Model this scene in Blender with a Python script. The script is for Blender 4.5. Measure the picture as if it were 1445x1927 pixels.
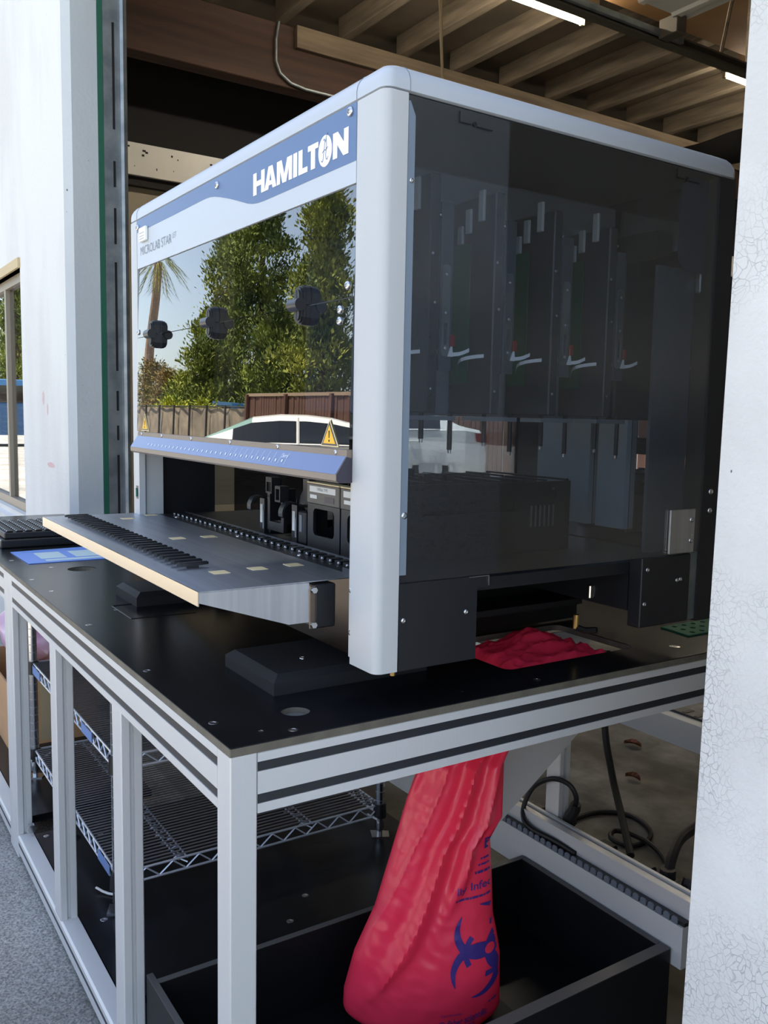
import bpy, math, random
from mathutils import Vector, Matrix, noise
from mathutils.geometry import tessellate_polygon
for o in list(bpy.data.objects): bpy.data.objects.remove(o)
S = bpy.context.scene
COL = S.collection
PI = math.pi

# ------------------------------------------------------------------ camera
cam_d = bpy.data.cameras.new('camera'); cam = bpy.data.objects.new('camera', cam_d); COL.objects.link(cam)
_yaw, _pitch, _roll = 0.9699, -0.1088, 0.0227
_f = Vector((-math.sin(_yaw)*math.cos(_pitch), math.cos(_yaw)*math.cos(_pitch), math.sin(_pitch)))
_r = Vector((math.cos(_yaw), math.sin(_yaw), 0)); _u = _r.cross(_f)
_r2 = _r*math.cos(_roll)+_u*math.sin(_roll); _u2 = _u*math.cos(_roll)-_r*math.sin(_roll)
_m = Matrix((_r2, _u2, -_f)).transposed().to_4x4(); _m.translation = (1.0441, -0.6508, 0.3668)
cam.matrix_world = _m
cam_d.sensor_fit = 'VERTICAL'; cam_d.sensor_height = 24.0; cam_d.sensor_width = 18.0
cam_d.lens = 1678.7*24/1927
cam_d.shift_x = (722.5-783.1)/1927; cam_d.shift_y = (965.9-963.5)/1927
cam_d.clip_start = 0.02; cam_d.clip_end = 500
S.camera = cam

# ------------------------------------------------------------------ sky, sun, exposure
SUN_EL, SUN_AZ = math.radians(70), math.radians(-14)      # azimuth measured from +Y towards +X
w = bpy.data.worlds.new('world'); S.world = w; w.use_nodes = True
wn = w.node_tree; wn.nodes.clear()
sky = wn.nodes.new('ShaderNodeTexSky'); sky.sky_type = 'NISHITA'; sky.sun_disc = False
sky.sun_elevation = SUN_EL; sky.sun_rotation = SUN_AZ; sky.air_density = 1.0; sky.dust_density = 1.2; sky.ozone_density = 1.2
bg = wn.nodes.new('ShaderNodeBackground'); bg.inputs['Strength'].default_value = 0.125
out = wn.nodes.new('ShaderNodeOutputWorld')
hs = wn.nodes.new('ShaderNodeHueSaturation'); hs.inputs['Saturation'].default_value = .74
wn.links.new(sky.outputs[0], hs.inputs['Color']); wn.links.new(hs.outputs[0], bg.inputs[0]); wn.links.new(bg.outputs[0], out.inputs[0])
sun_d = bpy.data.lights.new('sun', 'SUN'); sun_d.energy = 6.4; sun_d.angle = math.radians(0.6); sun_d.color = (1.0, 0.91, 0.77)
sun = bpy.data.objects.new('sun', sun_d); COL.objects.link(sun)
_d = Vector((math.sin(SUN_AZ)*math.cos(SUN_EL), math.cos(SUN_AZ)*math.cos(SUN_EL), math.sin(SUN_EL)))
sun.rotation_euler = _d.to_track_quat('Z', 'Y').to_euler(); sun.location = (0, 0, 12)
S.view_settings.view_transform = 'Standard'; S.view_settings.look = 'None'
S.view_settings.gamma = 1.0; S.view_settings.use_curve_mapping = False
S.view_settings.exposure = 1.98

# ------------------------------------------------------------------ materials
def lin(c):
    return tuple(((v/255)/12.92 if v/255 <= .04045 else ((v/255+.055)/1.055)**2.4) for v in c)+(1.0,)
MATS = {}
def mat(name, rgb, rough=.5, metal=0.0, spec=.5, rgb2=None, nscale=8.0, ndetail=6.0, nlo=.35, nhi=.65, bump=0.0, bscale=60.0, stretch=None, emit=0.0, coat=0.0, sub=0.0):
    m = bpy.data.materials.new(name); m.use_nodes = True; nt = m.node_tree; N = nt.nodes
    p = N['Principled BSDF']
    p.inputs['Base Color'].default_value = lin(rgb); p.inputs['Roughness'].default_value = rough
    p.inputs['Metallic'].default_value = metal; p.inputs['Specular IOR Level'].default_value = spec
    p.inputs['Coat Weight'].default_value = coat
    if emit: p.inputs['Emission Color'].default_value = lin(rgb); p.inputs['Emission Strength'].default_value = emit
    tc = None
    if rgb2 or bump:
        tc = N.new('ShaderNodeTexCoord'); src = tc.outputs['Object']
        if stretch:
            mp = N.new('ShaderNodeMapping'); mp.inputs['Scale'].default_value = stretch
            nt.links.new(src, mp.inputs[0]); src = mp.outputs[0]
    if rgb2:
        n = N.new('ShaderNodeTexNoise'); n.inputs['Scale'].default_value = nscale; n.inputs['Detail'].default_value = ndetail
        r = N.new('ShaderNodeValToRGB'); r.color_ramp.elements[0].position = nlo; r.color_ramp.elements[1].position = nhi
        r.color_ramp.elements[0].color = lin(rgb); r.color_ramp.elements[1].color = lin(rgb2)
        nt.links.new(src, n.inputs['Vector']); nt.links.new(n.outputs['Fac'], r.inputs[0]); nt.links.new(r.outputs[0], p.inputs['Base Color'])
    if bump:
        n2 = N.new('ShaderNodeTexNoise'); n2.inputs['Scale'].default_value = bscale; n2.inputs['Detail'].default_value = 4
        b = N.new('ShaderNodeBump'); b.inputs['Strength'].default_value = bump; b.inputs['Distance'].default_value = .01
        nt.links.new(src, n2.inputs['Vector']); nt.links.new(n2.outputs['Fac'], b.inputs['Height']); nt.links.new(b.outputs[0], p.inputs['Normal'])
    MATS[name] = m; return m
def glass_mat(name, tint, f0, rough=0.0, opaque=None, gloss=(1, 1, 1, 1)):
    """tinted pane: transmitted light is tinted, reflection follows Schlick on both faces"""
    m = bpy.data.materials.new(name); m.use_nodes = True; nt = m.node_tree; N = nt.nodes; N.clear()
    o = N.new('ShaderNodeOutputMaterial'); mx = N.new('ShaderNodeMixShader')
    if opaque:
        t = N.new('ShaderNodeBsdfDiffuse'); t.inputs[0].default_value = lin(opaque)
    else:
        t = N.new('ShaderNodeBsdfTransparent'); t.inputs[0].default_value = tuple(tint)+(1,)
    g = N.new('ShaderNodeBsdfGlossy'); g.inputs['Roughness'].default_value = rough; g.inputs[0].default_value = gloss
    lw = N.new('ShaderNodeLayerWeight'); lw.inputs[0].default_value = .5
    pw = N.new('ShaderNodeMath'); pw.operation = 'POWER'; pw.inputs[1].default_value = 5
    ma = N.new('ShaderNodeMath'); ma.operation = 'MULTIPLY_ADD'; ma.inputs[1].default_value = 1-f0; ma.inputs[2].default_value = f0
    nt.links.new(lw.outputs['Facing'], pw.inputs[0]); nt.links.new(pw.outputs[0], ma.inputs[0]); nt.links.new(ma.outputs[0], mx.inputs[0])
    nt.links.new(t.outputs[0], mx.inputs[1]); nt.links.new(g.outputs[0], mx.inputs[2]); nt.links.new(mx.outputs[0], o.inputs[0])
    MATS[name] = m; return m

mat('powder', (188, 191, 192), .45, bump=.05, bscale=900)
mat('cap_grey', (182, 189, 196), .4, bump=.04, bscale=900)
mat('panel_grey', (188, 195, 202), .35)
mat('header_blue', (84, 110, 150), .35)
mat('white_print', (245, 245, 245), .5)
mat('grey_print', (120, 128, 138), .5)
mat('ink_dark', (25, 30, 45), .5)
mat('white_tag', (236, 238, 232), .5)
mat('steel', (205, 205, 205), .25, 1.0)
mat('brushed', (200, 202, 206), .36, 1.0, bump=.05, bscale=40, stretch=(1, 40, 1), rgb2=(186, 189, 194), nscale=3)
mat('lip_metal', (190, 180, 164), .2, 1.0)
mat('tray_metal', (184, 190, 200), .36, 1.0, bump=.05, bscale=40, stretch=(1, 40, 1), rgb2=(168, 175, 186), nscale=3)
mat('apron_dark', (58, 50, 46), .25, 1.0)
mat('wood_y', (126, 110, 90), .8, rgb2=(100, 86, 70), nscale=3, stretch=(6, .5, 6))
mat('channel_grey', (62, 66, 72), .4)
mat('baffle', (150, 160, 168), .4)
mat('strip_grey', (120, 134, 148), .4)
mat('dark_steel', (120, 108, 98), .3, 1.0)
mat('galv', (150, 156, 158), .45, .7, rgb2=(120, 128, 132), nscale=14)
mat('alu', (206, 207, 206), .4, .22, bump=.03, bscale=300, stretch=(1, 1, .05))
mat('slot', (38, 40, 44), .45)
mat('black_plastic', (26, 28, 31), .35)
mat('black_satin', (22, 24, 28), .5)
mat('black_coat', (26, 28, 32), .42, bump=.05, bscale=700)
mat('hpl_black', (15, 17, 20), .21, spec=.30, rgb2=(21, 23, 27), nscale=5, bump=.02, bscale=500)
mat('hpl_edge', (104, 99, 86), .6, rgb2=(88, 84, 74), nscale=30)
mat('deck_black', (17, 19, 22), .24, spec=.28, rgb2=(24, 26, 29), nscale=4)
mat('pad_black', (22, 24, 28), .7, bump=.15, bscale=500)
mat('bin_black', (20, 21, 23), .45, spec=.3)
mat('bin_edge', (84, 84, 82), .5)
mat('chassis_dark', (14, 15, 18), .5)
mat('arm_grey', (84, 90, 98), .3)
mat('pcb_green', (26, 104, 76), .4)
mat('cutout_cream', (236, 216, 168), .35, .3)
mat('brass', (196, 160, 96), .3, .9)
mat('yellow', (236, 182, 30), .45)
mat('cream', (232, 214, 160), .5)
mat('bar_blue', (92, 110, 150), .3)
mat('bar_lip', (128, 116, 104), .4)
mat('bar_dark', (58, 54, 66), .35)
mat('led_white', (225, 230, 240), .3)
mat('sticker', (130, 134, 138), .5)
mat('reflection_blue', (24, 42, 74), .25)
mat('red_wire', (150, 40, 38), .5)
mat('chrome', (190, 192, 195), .18, 1.0)
mat('bright_zinc', (205, 212, 222), .34, .55)
mat('wire_dark', (168, 168, 172), .4, .9)
mat('tag_blue', (112, 142, 196), .4)
mat('leaflet_blue', (96, 138, 214), .45)
mat('leaflet_pale', (176, 200, 206), .5)
mat('cardboard', (190, 150, 108), .85, rgb2=(178, 138, 98), nscale=6)
mat('pink_film', (196, 130, 176), .3, rgb2=(225, 205, 222), nscale=9)
mat('rubber', (16, 16, 17), .55)
mat('white_panel', (196, 198, 196), .45)
mat('purple_ink', (62, 44, 120), .45)
mat('tie_white', (225, 225, 220), .5)
mat('leaf_brown', (110, 62, 40), .8)
mat('green_perf', (22, 104, 80), .8)
mat('wood', (144, 130, 110), .8, rgb2=(112, 100, 84), nscale=3, stretch=(.6, 6, 6), bump=.2, bscale=20)
mat('plywood', (118, 104, 86), .85, rgb2=(96, 86, 72), nscale=2.2, bump=.1, bscale=12)
mat('glulam', (74, 50, 38), .75, rgb2=(54, 38, 30), nscale=2.5, stretch=(6, .4, 6))
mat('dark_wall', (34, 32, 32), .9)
mat('beige_wall', (156, 148, 132), .9)
mat('tan_ply', (186, 142, 92), .8, rgb2=(166, 124, 78), nscale=2)
mat('tube_on', (255, 244, 224), .5, emit=19)
mat('fixture', (170, 160, 140), .5)
mat('rail_dark', (104, 98, 88), .5, .5)
mat('door_white', (212, 210, 200), .5)
mat('rope', (176, 160, 128), .9)
mat('green_paint', (30, 92, 70), .5)
mat('win_frame', (150, 140, 124), .45, .2)
mat('win_trim', (196, 178, 140), .8)
mat('blind', (188, 184, 172), .6)
mat('tan_strip', (168, 150, 118), .6)
# outside world
mat('car_white', (232, 230, 222), .22, coat=.6)
mat('car_glass', (16, 20, 22), .06, spec=.9)
mat('car_shade', (120, 150, 140), .2)
mat('tyre', (20, 20, 21), .8)
mat('tail_red', (150, 24, 26), .25)
mat('seat_red', (120, 20, 24), .6)
mat('fence_wood', (104, 70, 52), .85, rgb2=(70, 44, 34), nscale=2.5, stretch=(6, 6, .5))
mat('fence_rail', (150, 128, 104), .85)
mat('screen', (140, 128, 108), .9, rgb2=(112, 102, 88), nscale=3)
mat('post_dark', (52, 48, 46), .6)
mat('needles', (122, 134, 42), .8, rgb2=(64, 82, 28), nscale=1.2, nlo=.35, nhi=.62)
mat('needles2', (140, 144, 46), .8, rgb2=(76, 92, 30), nscale=1.0, nlo=.35, nhi=.65)
mat('bush_orange', (122, 98, 40), .8, rgb2=(78, 82, 30), nscale=1.0)
mat('hedge_yellow', (190, 186, 42), .8, rgb2=(112, 128, 36), nscale=2)
mat('palm_leaf', (106, 122, 56), .7, rgb2=(150, 140, 70), nscale=2)
mat('palm_trunk', (168, 140, 116), .9, rgb2=(116, 94, 76), nscale=6, stretch=(1, 1, 6))
mat('trunk', (96, 68, 50), .9, rgb2=(66, 46, 34), nscale=4)
mat('van_blue', (52, 96, 140), .3)
mat('far_building', (205, 200, 188), .9)
glass_mat('shield', (.27, .29, .33), .17)
glass_mat('shield_back', (.92, .93, .95), .0)
glass_mat('side_glass', (.74, .78, .82), .085)
glass_mat('back_mirror', (0, 0, 0), .42, opaque=(20, 23, 28), rough=.0)
glass_mat('window_glass', (.6, .62, .62), .04)
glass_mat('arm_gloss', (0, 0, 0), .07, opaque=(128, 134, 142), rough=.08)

# painted wall with patched repaint and specks
def wall_mat(name, base, patch, crack=False):
    m = bpy.data.materials.new(name); m.use_nodes = True; nt = m.node_tree; N = nt.nodes; L = nt.links; p = N['Principled BSDF']
    p.inputs['Roughness'].default_value = .85
    tc = N.new('ShaderNodeTexCoord')
    mp = N.new('ShaderNodeMapping'); mp.inputs['Scale'].default_value = (1.0, 1.0, .35) if not crack else (1, 1, 1); L.new(tc.outputs['Object'], mp.inputs[0])
    n = N.new('ShaderNodeTexNoise'); n.inputs['Scale'].default_value = 2.6 if not crack else 4; n.inputs['Detail'].default_value = 7; L.new(mp.outputs[0], n.inputs['Vector'])
    r = N.new('ShaderNodeValToRGB'); r.color_ramp.elements[0].position = .42; r.color_ramp.elements[1].position = .60
    r.color_ramp.elements[0].color = lin(base); r.color_ramp.elements[1].color = lin(patch); L.new(n.outputs['Fac'], r.inputs[0])
    col = r.outputs[0]
    # small dark chips
    v = N.new('ShaderNodeTexNoise'); v.inputs['Scale'].default_value = 60; v.inputs['Detail'].default_value = 2; L.new(tc.outputs['Object'], v.inputs['Vector'])
    r2 = N.new('ShaderNodeValToRGB'); r2.color_ramp.elements[0].position = .205; r2.color_ramp.elements[1].position = .22
    r2.color_ramp.elements[0].color = (0, 0, 0, 1); r2.color_ramp.elements[1].color = (1, 1, 1, 1); L.new(v.outputs['Fac'], r2.inputs[0])
    mx = N.new('ShaderNodeMixRGB'); mx.inputs[1].default_value = lin((96, 100, 104)); L.new(r2.outputs[0], mx.inputs[0]); L.new(col, mx.inputs[2]); col = mx.outputs[0]
    b = N.new('ShaderNodeBump'); b.inputs['Distance'].default_value = .004; b.inputs['Strength'].default_value = .35
    n3 = N.new('ShaderNodeTexNoise'); n3.inputs['Scale'].default_value = 70 if not crack else 120; n3.inputs['Detail'].default_value = 5; L.new(tc.outputs['Object'], n3.inputs['Vector'])
    h = n3.outputs['Fac']
    if crack:
        wz = N.new('ShaderNodeTexNoise'); wz.inputs['Scale'].default_value = 22; L.new(tc.outputs['Object'], wz.inputs['Vector'])
        ad = N.new('ShaderNodeVectorMath'); ad.operation = 'MULTIPLY_ADD'; ad.inputs[1].default_value = (.045, .045, .045)
        L.new(wz.outputs['Color'], ad.inputs[0]); L.new(tc.outputs['Object'], ad.inputs[2])
        vo = N.new('ShaderNodeTexVoronoi'); vo.feature = 'DISTANCE_TO_EDGE'; vo.inputs['Scale'].default_value = 115; L.new(ad.outputs[0], vo.inputs['Vector'])
        r3 = N.new('ShaderNodeValToRGB'); r3.color_ramp.elements[0].position = .0; r3.color_ramp.elements[1].position = .055; L.new(vo.outputs['Distance'], r3.inputs[0])
        # the flaking sits in patches
        n5 = N.new('ShaderNodeTexNoise'); n5.inputs['Scale'].default_value = 3.2; L.new(tc.outputs['Object'], n5.inputs['Vector'])
        r5 = N.new('ShaderNodeValToRGB'); r5.color_ramp.elements[0].position = .38; r5.color_ramp.elements[1].position = .52; L.new(n5.outputs['Fac'], r5.inputs[0])
        mc = N.new('ShaderNodeMixRGB'); mc.inputs[1].default_value = (1, 1, 1, 1); L.new(r5.outputs[0], mc.inputs[0]); L.new(r3.outputs[0], mc.inputs[2])
        mx3 = N.new('ShaderNodeMixRGB'); mx3.inputs[1].default_value = lin((150, 153, 154)); L.new(mc.outputs[0], mx3.inputs[0]); L.new(col, mx3.inputs[2]); col = mx3.outputs[0]
        mh = N.new('ShaderNodeMath'); mh.operation = 'MULTIPLY_ADD'; mh.inputs[1].default_value = .8; L.new(mc.outputs[0], mh.inputs[0]); L.new(h, mh.inputs[2]); h = mh.outputs[0]
    L.new(h, b.inputs['Height']); L.new(b.outputs[0], p.inputs['Normal']); L.new(col, p.inputs['Base Color'])
    MATS[name] = m
wall_mat('wall_white', (206, 206, 202), (216, 217, 213))
wall_mat('wall_grey', (188, 194, 196), (196, 202, 203))
wall_mat('wall_crack', (208, 208, 204), (218, 218, 214), crack=True)
def ground_mat(name, c1, c2, scale, bumpd, lo=.38, hi=.66, big=None):
    m = bpy.data.materials.new(name); m.use_nodes = True; nt = m.node_tree; N = nt.nodes; L = nt.links; p = N['Principled BSDF']
    p.inputs['Roughness'].default_value = .9
    tc = N.new('ShaderNodeTexCoord'); n = N.new('ShaderNodeTexNoise'); n.inputs['Scale'].default_value = scale; n.inputs['Detail'].default_value = 6
    L.new(tc.outputs['Object'], n.inputs['Vector'])
    r = N.new('ShaderNodeValToRGB'); r.color_ramp.elements[0].position = lo; r.color_ramp.elements[1].position = hi
    r.color_ramp.elements[0].color = lin(c1); r.color_ramp.elements[1].color = lin(c2); L.new(n.outputs['Fac'], r.inputs[0]); col = r.outputs[0]
    if big:
        n2 = N.new('ShaderNodeTexNoise'); n2.inputs['Scale'].default_value = 1.6; n2.inputs['Detail'].default_value = 5; L.new(tc.outputs['Object'], n2.inputs['Vector'])
        r2 = N.new('ShaderNodeValToRGB'); r2.color_ramp.elements[0].position = .35; r2.color_ramp.elements[1].position = .65
        r2.color_ramp.elements[0].color = lin(big); r2.color_ramp.elements[1].color = (1, 1, 1, 1); L.new(n2.outputs['Fac'], r2.inputs[0])
        mx = N.new('ShaderNodeMixRGB'); mx.blend_type = 'MULTIPLY'; mx.inputs[0].default_value = 1; L.new(col, mx.inputs[1]); L.new(r2.outputs[0], mx.inputs[2]); col = mx.outputs[0]
    b = N.new('ShaderNodeBump'); b.inputs['Distance'].default_value = bumpd; b.inputs['Strength'].default_value = .5
    L.new(n.outputs['Fac'], b.inputs['Height']); L.new(b.outputs[0], p.inputs['Normal']); L.new(col, p.inputs['Base Color']); MATS[name] = m
ground_mat('asphalt', (112, 112, 110), (186, 184, 178), 190, .006, lo=.34, hi=.68, big=(200, 200, 200))
ground_mat('concrete', (104, 100, 92), (140, 136, 128), 9, .001, big=(170, 168, 164))
# thin red film: glossy with some light coming through
def film_mat():
    m = bpy.data.materials.new('red_film'); m.use_nodes = True; nt = m.node_tree; N = nt.nodes; L = nt.links; p = N['Principled BSDF']
    p.inputs['Base Color'].default_value = lin((250, 62, 94)); p.inputs['Roughness'].default_value = .26; p.inputs['Specular IOR Level'].default_value = .6
    tc = N.new('ShaderNodeTexCoord'); mp = N.new('ShaderNodeMapping'); mp.inputs['Rotation'].default_value = (.6, 0, .3); mp.inputs['Scale'].default_value = (1, 1, .45); L.new(tc.outputs['Object'], mp.inputs[0])
    n = N.new('ShaderNodeTexNoise'); n.noise_type = 'RIDGED_MULTIFRACTAL'; n.inputs['Scale'].default_value = 22; n.inputs['Detail'].default_value = 3; L.new(mp.outputs[0], n.inputs['Vector'])
    b = N.new('ShaderNodeBump'); b.inputs['Distance'].default_value = .004; b.inputs['Strength'].default_value = .35; L.new(n.outputs['Fac'], b.inputs['Height']); L.new(b.outputs[0], p.inputs['Normal'])
    t = N.new('ShaderNodeBsdfTranslucent'); t.inputs[0].default_value = lin((250, 46, 82)); mx = N.new('ShaderNodeMixShader'); mx.inputs[0].default_value = .25
    L.new(p.outputs[0], mx.inputs[1]); L.new(t.outputs[0], mx.inputs[2]); L.new(mx.outputs[0], N['Material Output'].inputs[0]); MATS['red_film'] = m
film_mat()

# ------------------------------------------------------------------ mesh helpers
def link(name, me, parent=None, m=None, loc=None, rot=None, scale=None):
    o = bpy.data.objects.new(name, me); COL.objects.link(o)
    if m and me and not me.materials: me.materials.append(MATS[m])
    if loc is not None: o.location = loc
    if rot is not None: o.rotation_euler = rot
    if scale is not None: o.scale = scale
    if parent is not None:
        o.parent = parent
        if parent.type == 'EMPTY': o.matrix_parent_inverse = Matrix.Translation(-Vector(parent.location))
        elif parent.location.length > 0: o.matrix_parent_inverse = Matrix.Translation(-Vector(parent.location))
    return o
def tag(o, label=None, cat=None, group=None, kind=None):
    if label: o['label'] = label
    if cat: o['category'] = cat
    if group: o['group'] = group
    if kind: o['kind'] = kind
    return o
def thing(name, loc, label, cat, group=None):
    o = bpy.data.objects.new(name, None); COL.objects.link(o); o.location = loc; o.empty_display_size = .05
    return tag(o, label, cat, group)
class MB:
    def __init__(s): s.v = []; s.f = []
    def add(s, vs, fs):
        b = len(s.v); s.v += [tuple(v) for v in vs]; s.f += [tuple(i+b for i in f) for f in fs]; return s
    def box(s, x0, x1, y0, y1, z0, z1):
        return s.add([(x, y, z) for x in (x0, x1) for y in (y0, y1) for z in (z0, z1)],
                     [(0, 1, 3, 2), (4, 6, 7, 5), (0, 4, 5, 1), (2, 3, 7, 6), (0, 2, 6, 4), (1, 5, 7, 3)])
    def cbox(s, x0, x1, y0, y1, z0, z1, c=.002):
        """box with chamfered edges"""
        vs = []; idx = {}
        X = (x0, x1); Y = (y0, y1); Z = (z0, z1); sg = (1, -1)
        for i in (0, 1):
            for j in (0, 1):
                for k in (0, 1):
                    p = (X[i], Y[j], Z[k]); d = (sg[i]*c, sg[j]*c, sg[k]*c)
                    for a in range(3):
                        q = [p[t]+(d[t] if t != a else 0) for t in range(3)]
                        idx[(i, j, k, a)] = len(vs); vs.append(q)
        F = []
        for a in range(3):
            for t in (0, 1):
                cs = []
                for (m_, n_) in ((0, 0), (1, 0), (1, 1), (0, 1)):
                    ijk = [0, 0, 0]; ijk[a] = t; o1, o2 = [q for q in range(3) if q != a]; ijk[o1] = m_; ijk[o2] = n_
                    cs.append(idx[tuple(ijk)+(a,)])
                F.append(tuple(cs) if t ^ (a == 1) else tuple(reversed(cs)))
        for a in range(3):
            o1, o2 = [q for q in range(3) if q != a]
            for m_ in (0, 1):
                for n_ in (0, 1):
                    A = [0, 0, 0]; B = [0, 0, 0]; A[o1] = B[o1] = m_; A[o2] = B[o2] = n_; A[a] = 0; B[a] = 1
                    F.append((idx[tuple(A)+(o1,)], idx[tuple(B)+(o1,)], idx[tuple(B)+(o2,)], idx[tuple(A)+(o2,)]))
        for i in (0, 1):
            for j in (0, 1):
                for k in (0, 1): F.append(tuple(idx[(i, j, k, a)] for a in range(3)))
        s.add(vs, F); s.fix = True; return s
    def tube(s, pts, r, n=8, cap=True, r2=None):
        pts = [Vector(p) for p in pts]; rings = []
        up = None
        for i, p in enumerate(pts):
            t = (pts[min(i+1, len(pts)-1)]-pts[max(i-1, 0)]).normalized()
            if up is None:
                up = Vector((0, 0, 1)) if abs(t.z) < .9 else Vector((1, 0, 0))
            a = t.cross(up).normalized(); up = a.cross(t).normalized()
            rr = r if r2 is None else r+(r2-r)*i/max(1, len(pts)-1)
            if callable(rr): rr = rr(i)
            rings.append([p+(a*math.cos(2*PI*k/n)+up*math.sin(2*PI*k/n))*rr for k in range(n)])
        vs = [v for R_ in rings for v in R_]; fs = []
        for i in range(len(rings)-1):
            for k in range(n): fs.append((i*n+k, i*n+(k+1) % n, (i+1)*n+(k+1) % n, (i+1)*n+k))
        if cap: fs.append(tuple(reversed(range(n)))); fs.append(tuple(range(len(vs)-n, len(vs))))
        return s.add(vs, fs)
    def cyl(s, p0, p1, r, n=16, r2=None): return s.tube([p0, p1], r, n, True, r2)
    def prism(s, outline, a0, a1, axis='z', holes=()):
        """outline (list of 2D) extruded along axis; 2D order: z->(x,y) y->(x,z) x->(y,z)"""
        def P(q, t): return {'z': (q[0], q[1], t), 'y': (q[0], t, q[1]), 'x': (t, q[0], q[1])}[axis]
        loops = [list(outline)]+[list(h) for h in holes]
        flat = [q for l in loops for q in l]
        tris = tessellate_polygon([[Vector((q[0], q[1], 0)) for q in l] for l in loops])
        n = len(flat); vs = [P(q, a0) for q in flat]+[P(q, a1) for q in flat]; fs = []
        for t in tris: fs.append(tuple(t)); fs.append(tuple(i+n for i in reversed(t)))
        b = 0
        for l in loops:
            k = len(l)
            for i in range(k): fs.append((b+i, b+(i+1) % k, b+(i+1) % k+n, b+i+n))
            b += k
        s.add(vs, fs); s.fix = True; return s
    def grid(s, fn, nu, nv, closed_u=False):
        vs = [fn(i/(nu if closed_u else nu-1), j/(nv-1)) for j in range(nv) for i in range(nu)]; fs = []
        for j in range(nv-1):
            for i in range(nu if closed_u else nu-1): fs.append((j*nu+i, j*nu+(i+1) % nu, (j+1)*nu+(i+1) % nu, (j+1)*nu+i))
        return s.add(vs, fs)
    def mesh(s, name='m', m=None, smooth=False):
        me = bpy.data.meshes.new(name); me.from_pydata([tuple(v) for v in s.v], [], s.f); me.update()
        import bmesh
        bm = bmesh.new(); bm.from_mesh(me); bmesh.ops.recalc_face_normals(bm, faces=bm.faces); bm.to_mesh(me); bm.free()
        if smooth:
            me.shade_smooth() if hasattr(me, 'shade_smooth') else None
            try: me.set_sharp_from_angle(angle=math.radians(38))
            except Exception: pass
        if m: me.materials.append(MATS[m])
        return me
    def build(s, name, m, parent=None, smooth=False, label=None):
        o = link(name, s.mesh(name, m, smooth), parent)
        if label: o['label'] = label
        return o
def circle(cx, cy, r, n=24, ry=None): return [(cx+r*math.cos(2*PI*i/n), cy+(ry or r)*math.sin(2*PI*i/n)) for i in range(n)]
def rrect(x0, x1, y0, y1, r, n=5):
    pts = []
    for (cx, cy, a) in ((x1-r, y1-r, 0), (x0+r, y1-r, 90), (x0+r, y0+r, 180), (x1-r, y0+r, 270)):
        for i in range(n+1):
            t = math.radians(a+90*i/n); pts.append((cx+r*math.cos(t), cy+r*math.sin(t)))
    return pts
def text_mesh(body, size=1.0, offset=0.0, align='LEFT', shear=0.0, space=1.0):
    """built-in font to a flat mesh: returns (verts2d, faces)"""
    cu = bpy.data.curves.new('t', 'FONT'); cu.body = body; cu.size = size; cu.offset = offset; cu.align_x = align; cu.shear = shear; cu.space_character = space
    cu.resolution_u = 3; cu.fill_mode = 'FRONT'
    ob = bpy.data.objects.new('t', cu); COL.objects.link(ob)
    dg = bpy.context.evaluated_depsgraph_get(); dg.update()
    me = bpy.data.meshes.new_from_object(ob.evaluated_get(dg))
    v = [(p.co.x, p.co.y) for p in me.vertices]; f = [tuple(q.vertices) for q in me.polygons]
    bpy.data.objects.remove(ob); bpy.data.curves.remove(cu); bpy.data.meshes.remove(me)
    return v, f
def fit2d(v, x0, x1, y0, y1):
    xs = [p[0] for p in v]; ys = [p[1] for p in v]; a, b, c, d = min(xs), max(xs), min(ys), max(ys)
    return [(x0+(p[0]-a)/(b-a)*(x1-x0), y0+(p[1]-c)/(d-c)*(y1-y0)) for p in v]
# shared small meshes
def screw_mesh(r, h, socket=True):
    b = MB(); n = 14
    prof = [(r, 0), (r, h*.45), (r*.86, h*.8), (r*.5, h)]
    if socket: prof += [(r*.46, h*.5)]
    for i, (q, z) in enumerate(prof): b.v += [(q*math.cos(2*PI*k/n), q*math.sin(2*PI*k/n), z) for k in range(n)]
    for i in range(len(prof)-1):
        for k in range(n): b.f.append((i*n+k, i*n+(k+1) % n, (i+1)*n+(k+1) % n, (i+1)*n+k))
    b.f.append(tuple(range((len(prof)-1)*n, len(prof)*n)))
    return b.mesh('screw', 'steel', True)
SCREW = screw_mesh(1.0, .55)
TO_Z = (0, 0, 0); TO_NY = (PI/2, 0, 0); TO_X = (0, PI/2, 0)
def screw(loc, r, rot, parent, name='screw', flat=1.0): return link(name, SCREW, parent, loc=loc, rot=rot, scale=(r, r, r*flat))

# ================================================================== SETTING
G = -0.86          # ground level (bench top is at -0.06)
YW = 0.22          # outer face of the building wall
def struct(name, b, m, label, parent=None, smooth=False):
    o = b.build(name, m, parent, smooth)
    if parent is None: tag(o, label, None, None, 'structure'); o['category'] = name.split('_')[0]
    return o
struct('ground', MB().box(-95, 40, -60, .30, G-.2, G), 'asphalt', 'grey speckled asphalt yard in front of the doorway')
struct('floor', MB().box(-7.2, 9, .30, 9.2, G-.2, G), 'concrete', 'stained grey concrete warehouse floor behind the bench')
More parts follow.
